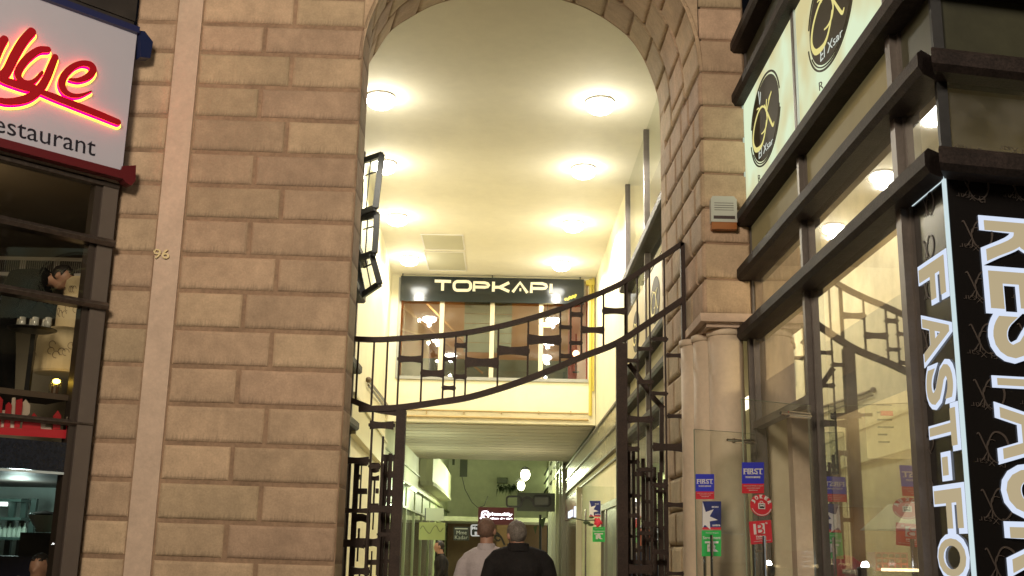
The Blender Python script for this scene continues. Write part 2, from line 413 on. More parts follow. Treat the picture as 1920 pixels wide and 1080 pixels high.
# ---- right pier: reveal and front
RZ = [.0]+[3.565+.333*k for k in range(-10, 16)]
pier = thing('stone_pier', 'right tan stone pier above the round columns beside the glass facade', 'stone pier', (1.95, 9.9, 0))
b = MB()
b.box(1.77, 2.17, 9.53, 10.42, 3.6, 8.62); b.box(1.74, 2.17, 10.42, 11.5, .1, 8.62)
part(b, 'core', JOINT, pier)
b = MB()
for i in range(len(RZ)-1):
    z0, z1 = RZ[i]+.008, RZ[i+1]-.008
    if RZ[i] > 3.5: b.block(lambda u, v, d: Vector((u, 9.53-d, v-.02*(u-1.95))), 1.75, 2.165, z0, z1, nu=2, bev=.02)
    ys = [9.5, 10.05, 10.45, 11.1, 11.78] if i % 2 else [9.5, 9.8, 10.45, 10.8, 11.4, 11.78]
    for a, c in zip(ys, ys[1:]):
        if RZ[i] < 3.5 and a < 10.4: continue
        if z1 > 6.0: continue
        def rv(u, v, d): return Vector((1.765-.02*(u-9.5)-d, u, v))
        b.block(rv, a+.008, c-.008, z0, z1, nu=2, bev=.04, dep=.032)
    if RZ[i] < 3.5: b.block(lambda u, v, d: Vector((u, 10.42-d, v)), 1.75, 2.165, z0, z1, nu=2)
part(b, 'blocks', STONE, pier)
b = MB(); b.box(1.70, 2.175, 9.47, 10.44, 3.50, 3.575); b.box(1.76, 2.17, 9.53, 10.40, 3.46, 3.5); part(b, 'soffit_slab', PALE, pier)
# round columns
col0 = None
for k, (cx_, cy_) in enumerate([(1.965, 9.72), (1.875, 10.0), (1.80, 10.24)]):
    if col0 is None:
        col0 = thing('stone_column', 'nearest and widest smooth round column under the right stone pier', 'column', (cx_, cy_, .0), 'round columns under the right pier')
        b = MB(); b.lathe((cx_, cy_, 0), [(.165, .4), (.163, 1), (.16, 2), (.155, 3.46)], 28); part(b, 'shaft', COLST, col0, smooth=False)
        b = MB(); b.lathe((cx_, cy_, 0), [(.157, 3.40), (.172, 3.41), (.172, 3.46)], 28); part(b, 'capital', COLST, col0)
        b = MB(); b.lathe((cx_, cy_, 0), [(.21, .0), (.21, .26), (.18, .30), (.185, .36), (.16, .4)], 28); part(b, 'base', COLST, col0)
        for ch in col0.children: ch.data.polygons.foreach_set('use_smooth', [len(p.vertices) == 4 for p in ch.data.polygons])
    else:
        c = copy_tree(col0, (cx_, cy_, .0)); c['label'] = ['', 'middle one of the three round columns under the right stone pier', 'farthest round column, closest to the gate frame, under the right stone pier'][k]
# alarm box
def quad(fr, pts): return [fr.px(*p) for p in pts]
ab = thing('alarm_box', 'white alarm box with an orange lower edge on the right stone pier', 'alarm box', (1.9, 9.45, 4.4))
b = MB(); s0, z0 = FW.px(1331, 424); s1, z1 = FW.px(1378, 372)
b.fbox(FW, s0, s1, z0+.02, z1-.03, .0, .075); b.prism([(s0, z1-.03), (s1, z1-.03), (s1-.02, z1), (s0+.02, z1)], FW.w, .0, .06)
part(b, 'housing', mat('alarm_white', (.5, .52, .47), .4), ab)
b = MB(); b.fbox(FW, s0+.005, s1-.005, z0-.045, z0+.02, .0, .07); part(b, 'lens', mat('alarm_orange', (.35, .13, .04), .3), ab)
b = MB(); b.fbox(FW, s0+.022, s1-.02, z0+.048, z0+.078, .074, .0765)
for k in range(4): b.fbox(FW, s0+.03, s1-.03, z0+.13+k*.022, z0+.134+k*.022, .074, .077)
part(b, 'lettering', mat('dark_ink', (.05, .03, .03), .6), ab)
# ================================================================== PASSAGE
ZC = 8.2
b = MB(); b.box(-3.3, 2.6, 11.8, 38.2, ZC, ZC+.3); struct(b, 'ceiling', CEIL)
# hatches
for k, (q, lab) in enumerate([([(792, 439), (867, 441), (869, 467), (797, 466)], 'smaller grey ceiling hatch, the one farther from the dark shop sign'), ([(798, 471), (870, 471), (872, 506), (803, 505)], 'larger grey ceiling hatch right above the dark shop sign')]):
    t = thing('ceiling_hatch', lab, 'ceiling hatch', P(*q[0], Z=ZC), 'hatches in the passage ceiling')
    b = MB(); pts = [P(*p, Z=ZC) for p in q]
    x0, x1 = (pts[0].x+pts[3].x)/2, (pts[1].x+pts[2].x)/2; y0, y1 = pts[3].y, pts[0].y
    y0, y1 = min(y0, y1), max(y0, y1)
    b.box(x0, x1, y0, y1, ZC-.012, ZC-.004); part(b, 'panel', mat('hatch_grey', (.50, .48, .37), .7, noise=[(2, .05)]), t)
    b = MB()
    for a_ in ((x0-.03, x0, y0-.03, y1+.03), (x1, x1+.03, y0-.03, y1+.03), (x0, x1, y0-.03, y0), (x0, x1, y1, y1+.03)): b.box(*a_, ZC-.02, ZC-.002)
    part(b, 'frame', WHITE, t)
# downlights
lab = ['nearest ceiling lamp on the left side of the passage', 'nearest ceiling lamp on the right side of the passage', 'second ceiling lamp on the left, by the topmost open window', 'second ceiling lamp on the right side of the passage', 'third ceiling lamp on the left side of the passage', 'third ceiling lamp on the right side of the passage', 'farthest ceiling lamp on the left, beside the hatches', 'farthest ceiling lamp on the right, above the dark shop sign']
dl0 = None
for k, (x, y) in enumerate([(-2.02, 15.58), (1.33, 15.6), (-2.29, 18.56), (1.29, 18.6), (-2.36, 21.8), (1.31, 22.0), (-2.385, 25.1), (1.23, 25.3)]):
    if dl0 is None:
        dl0 = thing('ceiling_lamp', lab[0], 'ceiling lamp', (x, y, ZC), 'ceiling lamps of the passage')
        b = MB(); b.lathe((x, y, ZC), [(.22, 0), (.22, -.03), (.205, -.035), (.19, -.03), (.185, 0)], 24); rg_ = part(b, 'ring', WHITE, dl0)
        b = MB(); b.ball((x, y, ZC-.09), (.215, .215, .12)); part(b, 'bulb', glow('lamp_glow', (1, .97, .86), 26), rg_, smooth=True)
        lamp('light', (x, y, ZC-.26), 240, (1, .93, .78), .05, dl0, spot=168, target=(x, y, 0), blend=.25); lamp('glow_light', (x, y, ZC-.8), 30, (1, .92, .72), .04, dl0)
    else:
        c = copy_tree(dl0, (x, y, ZC)); c['label'] = lab[k]
# ---------------- right wall of the passage : glazed front then cream wall
def beam(fr, s0, s1, z, h=.11, out=.14, back=.06, m0=0., m1=0.):
    m = MB()
    pr = [(-back, -h/2), (out-.03, -h/2), (out, -h/2+.03), (out, h/2-.03), (out-.03, h/2), (-back, h/2)]
    v = [fr.w(s+mm*dd, z+zz, dd) for s, mm in ((s0, m0), (s1, m1)) for dd, zz in pr]; n = len(pr)
    m.add(v, [tuple(range(n)), tuple(range(2*n-1, n-1, -1))]+[(i, (i+1) % n, n+(i+1) % n, n+i) for i in range(n)])
    return m
def pane(fr, s0, s1, z0, z1, d=0.):
    m = MB(); m.add([fr.w(s0, z0, d), fr.w(s1, z0, d), fr.w(s1, z1, d), fr.w(s0, z1, d)], [(0, 1, 2, 3)]); return m
pf = thing('glazed_shopfront', 'glazed shop wall with dark beams inside the passage behind the gate', 'shopfront', (2.3, 15, 0))
SB = [(-9.9, -7.15), (-7.15, -5.1), (-5.1, -2.2)]
for z in (3.435, 3.965, 4.5, 6.2):
    part(beam(RF, -9.95, -2.2, z, .17 if z == 6.2 else .13, .16), 'beam', BEAM, pf)
for s_ in (-9.9, -7.15, -5.1, -2.25):
    m = MB(); m.fbox(RF, s_-.04, s_+.04, .0, ZC, -.05, .045); part(m, 'mullion', ALU, pf)
for a, c in SB:
    part(pane(RF, a+.04, c-.04, 6.29, ZC), 'window', glass('pale_glass', (.9, .95, .85), .15, .9, .02, 2.), pf)
    part(pane(RF, a+.04, c-.04, 5.72, 6.11), 'window', GLASS, pf)
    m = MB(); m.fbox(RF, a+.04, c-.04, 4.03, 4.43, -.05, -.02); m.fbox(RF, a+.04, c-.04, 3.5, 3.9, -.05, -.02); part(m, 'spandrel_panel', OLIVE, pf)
    part(pane(RF, a+.04, c-.04, .9, 3.43), 'window', SHOPG, pf)
    m = MB(); m.fbox(RF, a+.04, c-.04, .0, .9, -.05, -.01); part(m, 'kick_panel', ALU, pf)
LOGO_BAYS = SB
m = MB(); m.fbox(RF, -9.95, -2.2, .0, ZC, -1.3, -1.25); m.fbox(RF, -9.95, -2.2, 5.42, 5.5, -1.25, -.05); part(m, 'inner_wall', mat('inner_cream', (.6, .55, .38), .8, noise=[(1, .1)]), pf)
m = MB(); m.fbox(RF, -9.9, -2.25, 3.3, 3.34, -.9, -.7); part(m, 'strip_light', glow('warm_strip', (1, .85, .55), 3.), pf)
# cream wall farther in
b = MB(); b.fbox(RF, -17.2, -9.95, 4.30, ZC, -.3, .0); b.fbox(RF, -32, -9.95, .0, 3.44, -.3, 0)
cw = thing('passage_wall', 'cream right wall of the passage with a glossy band above the doors', 'passage wall', (2.3, 22, 0))
part(b, 'plaster', CREAM, cw)
b = MB(); b.fbox(RF, -32.5, -9.95, 3.47, 4.27, -.1, .06); part(b, 'glossy_band', mat('glossy_band', (.30, .28, .18), .22, noise=[(.6, .2)]), cw)
b = MB()
for z in (3.445, 3.86, 4.285): b.fbox(RF, -32.5, -9.95, z-.025, z+.025, 0, .10)
b.fbox(RF, -29, -9.95, 3.25, 3.29, 0, .05)
part(b, 'trim', mat('brown_trim', (.09, .07, .045), .5), cw)
# ---------------- left wall of the passage
lf = thing('glazed_shopfront', 'left glazed shop wall of the passage, half hidden behind the stone pier', 'shopfront', (-2.4, 14.5, 0))
for z in (3.43, 4.37, 5.58, 6.2): part(beam(LP, 0, 6.3, z, .15, .17), 'beam', BEAM, lf)
for s_ in (.05, 2.1, 4.2, 6.25):
    m = MB(); m.fbox(LP, s_-.04, s_+.04, .0, ZC, -.05, .045); part(m, 'mullion', ALU, lf)
for a, c in ((.05, 2.1), (2.1, 4.2), (4.2, 6.25)):
    for z0, z1 in ((.3, 3.35), (3.51, 4.29), (4.45, 5.5), (5.66, 6.12), (6.28, ZC)):
        part(pane(LP, a+.04, c-.04, z0, z1), 'window', GLASS, lf)
m = MB(); m.fbox(LP, 0, 6.3, .0, ZC, -1.2, -1.1); part(m, 'inner_wall', MATS['inner_cream'], lf)
lwall = thing('passage_wall', 'cream left wall of the passage with a pipe running down it', 'passage wall', (-2.7, 22, 0))
b = MB(); b.fbox(LC, 0, 8.9, .0, ZC, -.3, 0); part(b, 'plaster', CREAM, lwall)
b = MB()
def lcp(a): return LC.w(*LC.px(*a), .05)
b.tube([lcp((688, 715)), lcp((712, 745)), lcp((740, 785)), lcp((775, 840))], .028, 8)
b.tube([lcp((686, 722)), lcp((708, 752)), lcp((733, 790))], .02, 8)
b.ball(lcp((686, 712)), .06, 8, 6); part(b, 'pipe', mat('brown_pipe', (.12, .08, .04), .5), lwall)
b = MB(); b.fbox(LC, 0, 8.7, 3.3, 3.36, 0, .12); b.fbox(LC, 0, 8.7, 3.95, 4.0, 0, .08); b.fbox(LC, 0, 8.7, 3.36, 3.95, 0, .04)
part(b, 'trim', mat('cream_trim', (.55, .5, .3), .5), lwall)
# open windows on the left
wd = [('topmost', [(671, 305), (716, 290), (704, 390), (668, 402)]), ('middle', [(669, 411), (707, 402), (703, 474), (667, 487)]), ('lowest', [(668, 487), (697, 476), (712, 532), (681, 553)])]
for k, (nm, q) in enumerate(wd):
    t = thing('open_window', nm+' of the three dark-framed windows swung open beside the left stone pier', 'window', P(*q[3], Y=17.4), 'open windows above the left gate post')
    pts = [P(*q[0], Y=17.5), P(*q[1], Y=17.0), P(*q[2], Y=16.9), P(*q[3], Y=17.4)]
    b = MB()
    for i in range(4): b.bar(pts[i], pts[(i+1) % 4], .095, .06, up=Vector((0, 1, 0)))
    part(b, 'frame', DARKF, t)
    b = MB(); b.add([p+Vector((0, .02, 0)) for p in pts], [(0, 1, 2, 3)]); part(b, 'pane', glass('open_pane', (.93, .95, .9), .12, .8, .02, 2.), t)
    b = MB(); a = pts[0].lerp(pts[3], .3); c = pts[1].lerp(pts[2], .3); b.bar(a.lerp(c, .35), c, .02); b.bar(pts[0].lerp(pts[1], .55), pts[3].lerp(pts[2], .5), .02)
    part(b, 'stay', DARKF, t)
# ================================================================== GLAZED BRIDGE
br = thing('covered_footbridge', 'cream covered footbridge with a row of windows crossing the passage', 'footbridge', (-.4, 27, 4.5))
ZB, ZS, ZT = 4.5, 5.56, 8.2
b = MB(); b.fbox(BR, -2.98, 2.17, ZB, ZS, -.25, 0); b.fbox(BR, -2.98, -2.75, ZS, ZC, -.25, 0); b.fbox(BR, 1.99, 2.17, ZS, ZC, -.25, 0)
b.fbox(BR, -2.75, 1.99, 8.12, ZC, -.2, 0)
part(b, 'parapet', CREAM, br)
b = MB(); b.box(-2.98, 2.17, 27.05, 38.2, ZB+.02, ZB+.2)
for k in range(26): y = 27.1+k*.42; b.box(-2.98, 2.17, y, y+.38, ZB-.02+.004*(k % 2), ZB+.03)
part(b, 'soffit', mat('grey_soffit', (.50, .44, .34), .8, noise=[(1, .08), (15, .05)]), br)
b = MB(); b.fbox(BR, -2.75, 1.99, ZS-.02, ZS+.06, -.1, .05)
b.fbox(BR, -2.78, -2.70, ZS, 8.12, -.08, .03); part(b, 'window_frame', mat('grey_frame', (.28, .28, .24), .5), br)
for px_ in (827, 922, 1014):
    s_, _ = BR.px(px_, 640); b = MB(); b.fbox(BR, s_-.055, s_+.055, ZS+.06, 8.1, -.08, .04); part(b, 'mullion', mat('cream_mullion', (.6, .52, .34), .5), br)
ss = [-2.70]+[BR.px(p, 640)[0] for p in (827, 922, 1014)]+[1.99]
for a, c in zip(ss, ss[1:]): part(pane(BR, a+.05, c-.05, ZS+.06, 8.1, -.03), 'window', glass('bridge_glass', (.7, .75, .7), .22, .9, .02, 2.), br)
b = MB(); b.box(-2.98, 2.17, 29.8, 29.9, ZB, ZC); b.box(-2.98, -2.9, 27.05, 29.8, ZB, ZC); part(b, 'rear_wall', mat('orange_wall', (.50, .25, .10), .7, noise=[(.7, .2)]), br)
b = MB(); b.box(-2.9, 2.17, 29.6, 29.79, ZB, 6.55); part(b, 'dado', mat('green_grey_dado', (.16, .2, .17), .6, noise=[(1, .2)]), br)
b = MB(); b.box(1.6, 2.1, 28.6, 28.8, 5.3, 8.0); part(b, 'red_panel', mat('red_panel', (.35, .05, .03), .6), br)
b = MB()
for a, c in (((755, 575), (905, 700)), ((745, 615), (830, 640)), ((800, 570), (870, 640))):
    p = P(*a, Y=28.5); q = P(*c, Y=28.9); b.bar(p, q, .05)
part(b, 'rafter', mat('pale_wood', (.55, .32, .15), .5), br)
b = MB(); s0, _ = BR.px(869, 600); s1, _ = BR.px(960, 600)
for k in range(7): z = 6.35+k*.25; b.box(s0, s1, 27.35, 27.38, z, z+.235)
part(b, 'blind', mat('grey_blind', (.28, .27, .2), .7, noise=[(2, .1)]), br)
lamp('light', (-1.8, 28.3, 7.7), 26, (1, .62, .25), .1, br); lamp('light', (1.0, 28.2, 7.6), 26, (1, .62, .28), .1, br)
# pendant lamps inside bridge
pl = thing('pendant_lamp', 'glowing pendant lamp with a dark shade hanging inside the footbridge', 'pendant lamp', P(1026, 605, Y=28), None)
c = P(1026, 607, Y=28.)
b = MB(); b.lathe(c, [(.0, .22), (.05, .2), (.08, .0), (.22, .03), (.25, 0), (.23, 0), (.2, .02)], 20); part(b, 'lamp_shade', DARKF, pl)
b = MB(); b.ball(c-Vector((0, 0, .02)), (.17, .17, .07)); part(b, 'bulb', glow('pendant_glow', (1, .72, .3), 9), pl, smooth=True)
b = MB(); b.bar(c+Vector((0, 0, .2)), (c.x, c.y, 8.15), .015); part(b, 'cord', DARKF, pl)
tl = thing('table_lamp', 'small glowing lamp in the lower right corner of the footbridge windows', 'table lamp', P(1078, 672, Y=28))
c = P(1080, 663, Y=28.); b = MB(); b.ball(c, .09); part(b, 'bulb', glow('pink_glow', (1, .55, .3), 8), tl, smooth=True)
b = MB(); b.lathe(c, [(.09, -.5), (.09, -.47), (.015, -.46), (.015, -.1), (.05, -.08)], 12); part(b, 'stand', DARKF, tl)
# pipes on the bridge
b = MB()
for y0, r_ in ((768, .022), (780, .03)):
    a = BR.w(*BR.px(758, y0), .05); c = BR.w(*BR.px(1103, y0+8), .05); b.tube([a, c], r_, 8)
for px_ in (800, 870, 940, 1010, 1070): a = BR.w(*BR.px(px_, 775), .03); b.box(a.x-.012, a.x+.012, 26.72, 26.8, a.z-.02, a.z+.05)
single(b, 'pipe', mat('tan_pipe', (.42, .30, .12), .5), 'pair of thin horizontal tan pipes along the foot of the footbridge', 'pipe')
b = MB(); a = BR.px(1107, 525); c = BR.px(1107, 780); b.tube([BR.w(a[0]+.0, a[1], .08), BR.w(a[0], c[1], .08)], .04, 8)
b.tube([BR.w(a[0]+.07, a[1]+.2, .08), BR.w(a[0]+.07, c[1]+.6, .08)], .025, 8); b.fbox(BR, a[0]-.12, a[0]+.1, 8.0, 8.12, 0, .15)
single(b, 'pipe', mat('yellow_pipe', (.5, .40, .06), .5), 'upright yellowish pipe at the right end of the footbridge', 'pipe')
# TOPKAPI sign
ts = thing('shop_sign', 'long black TOPKAPI sign hanging above the footbridge windows', 'shop sign', (-.4, 26.6, 7.55))
D0 = .12
BS = Frame(0, 26.65, 1, 0)
q = quad(BS, [(752, 517), (1095, 524), (1094, 569), (750, 565)])
zt, zb = (q[0][1]+q[1][1])/2, (q[2][1]+q[3][1])/2
b = MB(); b.fbox(BS, q[0][0], q[1][0], zb, zt, -.1, 0); tb = part(b, 'board', mat('black_gloss_board', (.012, .017, .018), .12), ts)
for px_ in (755, 923, 1088):
    b = MB(); s_, _ = BS.px(px_, 517); b.fbox(BS, s_-.012, s_+.012, zt, ZC, -.06, -.04); part(b, 'hanger', DARKF, ts)
b = MB(); o = 720, 420; k = 1/4.174
def tz(x, y): return BS.px(720+x*k, 420+y*k)
WT = .072
def bf(s, z, d): return BS.w(s, z, d)
def st(pts, sm=0): b.ribbon([tz(*p) for p in pts], WT, bf, .004+st.i*.0006, .02+st.i*.0006, sm); st.i += 1
st.i = 0
def rr_(x0, y0, x1, y1, r):
    pts = []
    for cx_, cy_, a0 in ((x1-r, y0+r, -90), (x1-r, y1-r, 0), (x0+r, y1-r, 90), (x0+r, y0+r, 180)):
        for j in range(6): a = R(a0+j*18); pts.append((cx_+r*math.cos(a), cy_+r*math.sin(a)))
    return pts+[pts[0]]
st([(397, 447), (525, 451)]); st([(460, 449), (458, 522)])
st(rr_(548, 451, 678, 520, 28))
st([(704, 527), (706, 458), (790, 461), (815, 470), (820, 480), (812, 492), (790, 496), (708, 494)])
st([(858, 453), (855, 530)]); st([(862, 496), (905, 496), (980, 460)]); st([(905, 496), (980, 530)])
st([(1007, 534), (1065, 459), (1122, 540)]); st([(1060, 516), (1074, 516)])
st([(1152, 540), (1155, 466), (1240, 468), (1268, 478), (1272, 490), (1262, 504), (1240, 507), (1158, 505)])
st([(1308, 470), (1305, 544)])
part(b, 'lettering', mat('sign_cream', (.75, .7, .5), .5, emis=(1, .92, .62), es=.35), tb)
b = MB(); pts = [tz(1415, 597), tz(1425, 585), tz(1440, 592), tz(1455, 570), tz(1465, 582), tz(1480, 562), tz(1490, 574), tz(1503, 550)]
b.ribbon(pts, .05, bf, .004, .01, 3); part(b, 'yellow_scrawl', mat('yellow_paint', (.6, .5, .05), .5), ts)
# ================================================================== THE GATE
def conc(fr, s0, s1, zm, h, m, d0=-.02, d1=.02, tilt=0.):
    """flat plate with waisted top and bottom"""
    n = 8; top = []; bot = []
    for i in range(n+1):
        t = i/n; e = h/2*(1-.30*math.sin(math.pi*t)); x = s0+(s1-s0)*t; zz = zm+tilt*(t-.5)
        top.append((x, zz+e)); bot.append((x, zz-e))
    for i in range(n):
        m.box(top[i][0], top[i+1][0], d0, d1, 0, 1, lambda u, d, z, i=i: fr.w(u, (bot[i][1]*(1-z)+top[i][1]*z) if abs(u-top[i][0]) < 1e-9 else (bot[i+1][1]*(1-z)+top[i+1][1]*z), d))
    for x in (s0, s1): m.fbox(fr, x-.012, x+.012, zm-h*.18, zm+h*.18, d0-.008, d1+.008)
gate = thing('iron_gate', 'brown wrought-iron gate frame with sweeping curved rails across the archway', 'gate', (0, 10.35, .0))
def gp(x, y): return GT.px(x, y)
TR_ = [(640, 634), (700, 637), (747, 635), (824, 630), (875, 624), (933, 613), (992, 598), (1050, 580), (1091, 563), (1132, 547), (1175, 526), (1225, 493), (1280, 456)]
BRL = [(673, 767), (725, 766), (760, 763), (824, 754), (875, 746), (933, 730), (992, 710), (1050, 687), (1091, 669), (1155, 644), (1215, 606), (1280, 562)]
b = MB(); b.ribbon([gp(*p) for p in TR_], .046, GT.w, -.03, .03, 5); part(b, 'curved_rail', IRON, gate)
b = MB(); b.ribbon([gp(*p) for p in BRL], .055, GT.w, -.034, .034, 5); part(b, 'curved_rail', IRON, gate)
b = MB(); b.ribbon([gp(*p) for p in [(632, 750), (652, 749), (675, 757), (705, 768), (748, 775)]], .05, GT.w, -.04, .02, 5); part(b, 'curved_rail', IRON, gate)
b = MB(); s0, z0 = gp(753, 770); b.fbox(GT, s0-.045, s0+.045, .0, z0, -.05, .05); part(b, 'post', IRON, gate)
b = MB(); s0, z0 = gp(1165, 645); b.fbox(GT, s0-.05, s0+.05, .0, z0, -.05, .05); part(b, 'post', IRON, gate)
b = MB(); s0, z0 = gp(1279, 456); b.fbox(GT, s0-.02, s0+.02, .0, z0, -.03, .03); part(b, 'post', IRON, gate)
b = MB(); s0, z0 = gp(650, 760); b.fbox(GT, s0-.045, s0+.03, .0, z0+.0, -.06, .04); b.fbox(GT, s0-.085, s0-.055, .0, z0-.1, -.04, .02); b.fbox(GT, s0-.14, s0-.10, .0, z0+1.2, -.06, -.02); part(b, 'post', IRON, gate)
o3 = lambda x, y: (620+x/1.963, 250+y/1.963)
def vbar(m, a, c, wd_=.018): p = gp(*a); q = gp(*c); x = (p[0]+q[0])/2; m.fbox(GT, x-wd_/2, x+wd_/2, min(p[1], q[1]), max(p[1], q[1]), -.009, .009)
for a, c in (((100, 765), (95, 990)), ((160, 765), (150, 1000)), ((210, 762), (200, 1012)), ((252, 765), (247, 1015)), ((338, 758), (332, 1000)), ((418, 748), (412, 990)), ((460, 742), (455, 980)), ((500, 737), (495, 972)), ((618, 712), (613, 945)), ((728, 688), (724, 905)), ((847, 650), (842, 862)), ((884, 636), (882, 848)), ((924, 618), (922, 828)), ((1005, 582), (1003, 795)), ((1090, 540), (1085, 758))):
    b = MB(); vbar(b, o3(*a), o3(*c), .018 if a[0] < 1050 else .03); part(b, 'bar', IRON, gate)
PK = 1/1.963*10.35/2050
for x0, x1, ym, h in ((250, 335, 831, 26), (335, 413, 884, 28), (418, 458, 831, 16), (460, 498, 781, 20), (413, 456, 937, 18), (455, 497, 896, 20), (498, 615, 844, 38), (616, 728, 800, 36), (727, 845, 760, 38), (845, 884, 714, 16), (884, 924, 667, 20), (845, 884, 820, 18), (882, 923, 772, 16), (924, 1003, 724, 26), (1003, 1087, 654, 26)):
    a = gp(*o3(x0, ym)); c = gp(*o3(x1, ym)); b = MB(); conc(GT, a[0], c[0], (a[1]+c[1])/2, h*PK*1.05, b); part(b, 'plate', IRON, gate)
o7 = lambda x, y: (1130+x/3.083, 400+y/3.083); o8 = lambda x, y: (1130+x/3.083, 730+y/3.083); K8 = 1/3.083*10.35/2050
for a, c in ((o7(132, 390), (1172, 1075)), (o7(205, 360), (1196, 1075)), (o7(278, 320), (1221, 1075)), (o7(366, 250), (1249, 1075))):
    b = MB(); vbar(b, a, (a[0], c[1]), .016); part(b, 'bar', IRON, gate)
for f_, L_ in ((o7, ((130, 205, 852, 28), (205, 285, 785, 28), (205, 285, 975, 30), (285, 370, 728, 30), (370, 458, 822, 26), (285, 370, 1042, 26))),
               (o8, ((375, 465, 155, 28), (145, 285, 175, 46), (290, 465, 335, 52), (145, 205, 345, 36), (200, 285, 465, 28), (290, 370, 555, 34), (375, 465, 668, 30), (140, 205, 730, 30), (235, 300, 780, 40), (205, 290, 832, 28), (290, 370, 940, 34), (130, 285, 1040, 62), (375, 465, 1065, 26)))):
    for x0, x1, ym, h in L_:
        a = gp(*f_(x0, ym)); c = gp(*f_(x1, ym)); b = MB(); conc(GT, a[0], c[0], (a[1]+c[1])/2, h*K8, b, -.018, .022); part(b, 'plate', IRON, gate)
o6 = lambda x, y: (620+x/3.857, 800+y/3.857); K6 = 1/3.857*10.35/2050
for x0, x1, ym, h in ((285, 455, -10, 62), (100, 275, 245, 58), (283, 357, 288, 40), (285, 455, 595, 60), (40, 242, 843, 70), (90, 270, 608, 40), (345, 455, 780, 36), (150, 280, 1045, 60)):
    a = gp(*o6(x0, ym)); c = gp(*o6(x1, ym)); b = MB(); conc(GT, a[0], c[0], (a[1]+c[1])/2, h*K6, b, -.018, .022); part(b, 'plate', IRON, gate)
for x in (283, 362):
    b = MB(); vbar(b, o6(x, -140 if x == 283 else 70), o6(x-10, 1075), .02); part(b, 'bar', IRON, gate)
# open leaf on the left, plates with U shaped openings
GL = Frame(0, 10.52, 1, 0)
def lp(x, y): return GL.px(620+x/3.857, 800+y/3.857)
leaf = thing('gate_leaf', 'left gate leaf pierced with pale U-shaped openings', 'gate leaf', (lp(220, 0)[0], 10.52, .0))
b = MB()
def rect(x0, x1, y0, y1, m=None, d=0):
    a = lp(x0, y1); c = lp(x1, y0); (m or b).fbox(GL, a[0], c[0], a[1], c[1], -.015+d, .015+d)
rect(84, 150, 262, 1180); rect(262, 286, 262, 1180, d=.001); rect(345, 372, 262, 1180, d=.001); rect(163, 172, 262, 1180, d=.001)
part(b, 'stile', IRON, leaf)
def hplate(x0, x1, y0, y1, ct=0, cb=0):
    m = MB(); n = 8
    for i in range(n):
        u0, u1 = i/n, (i+1)/n; xa, xb = x0+(x1-x0)*u0, x0+(x1-x0)*u1
        def yy(u, y, c): return y+c*math.sin(math.pi*u)
        v = [GL.w(*lp(x, y), d) for d in (-.02, .018) for x, y in ((xa, yy(u0, y1, cb)), (xb, yy(u1, y1, cb)), (xb, yy(u1, y0, ct)), (xa, yy(u0, y0, ct)))]
        m.add(v, [(0, 1, 2, 3), (7, 6, 5, 4), (0, 4, 5, 1), (1, 5, 6, 2), (2, 6, 7, 3), (3, 7, 4, 0)])
    part(m, 'cross_plate', IRON, leaf)
for a in ((170, 264, 240, 283), (172, 264, 447, 488), (166, 262, 640, 698, -12, -14), (160, 258, 806, 876, 0, 0), (150, 250, 1018, 1060, 8, 0), (284, 350, 262, 322, 0, 12), (282, 350, 352, 390, 8, 0), (270, 346, 555, 622), (266, 340, 806, 872, 6, -8), (262, 336, 962, 1000)): hplate(*a)
for x0, x1, y0, y1 in ((212, 228, 282, 447), (175, 214, 346, 382), (205, 224, 488, 612), (195, 213, 735, 808), (187, 203, 875, 975), (305, 325, 390, 555), (325, 348, 447, 483), (300, 315, 622, 745), (291, 303, 900, 964), (282, 300, 1000, 1100), (200, 215, 1060, 1140)):
    m = MB(); rect(x0, x1, y0, y1, m); part(m, 'tongue', IRON, leaf)
# second strip of leaf seen edge-on next to the post
leaf2 = thing('gate_leaf', 'narrow edge-on gate leaf between the U-shaped openings and the left post', 'gate leaf', (lp(410, 0)[0], 10.6, .0))
b = MB(); rect(368, 384, 200, 1180, b, -.05); rect(400, 416, 190, 1180, b, -.05); rect(436, 452, 200, 1180, b, -.05); part(b, 'stile', IRON, leaf2)
for y in (200, 320, 455, 600, 740, 790, 960):
    m = MB(); rect(370, 450, y, y+26+(y % 3)*10, m, -.052); part(m, 'cross_plate', IRON, leaf2)
# open leaf on the right
GR = Frame(0, 10.55, 1, 0)
leaf3 = thing('gate_leaf', 'right gate leaf of narrow upright bars and offset plates', 'gate leaf', (GR.px(1220, 900)[0], 10.55, .0))
def rp(x, y): return GR.px(1130+x/3.083, 730+y/3.083)
for x, y0, w_ in ((152, 345, 14), (180, 355, 14), (206, 400, 12), (236, 400, 16), (258, 450, 10), (283, 440, 10), (303, 450, 12), (335, 480, 22), (363, 520, 10)):
    m = MB(); a = rp(x-w_/2, 1120); c = rp(x+w_/2, y0); m.fbox(GR, a[0], c[0], a[1], c[1], -.012, .012); part(m, 'bar', IRON, leaf3)
for x0, x1, ym, h in ((150, 206, 420, 30), (180, 240, 490, 34), (160, 215, 615, 26), (235, 280, 650, 26), (255, 305, 520, 30), (300, 340, 700, 26), (150, 190, 850, 26), (240, 300, 870, 30), (300, 350, 590, 26), (190, 240, 930, 26), (320, 365, 800, 28), (150, 360, 1000, 30)):
    a = rp(x0, ym); c = rp(x1, ym); m = MB(); conc(GR, a[0], c[0], (a[1]+c[1])/2, h*K8, m, -.014, .018); part(m, 'plate', IRON, leaf3)
for a, c in (((285, 40), (350, 112)), ((150, 870-1017), (285, 40))):
    m = MB(); m.bar(GR.w(*rp(*a)), GR.w(*rp(*c)), .05, .03, up=Vector((0, 1, 0))); part(m, 'brace', IRON, leaf3)
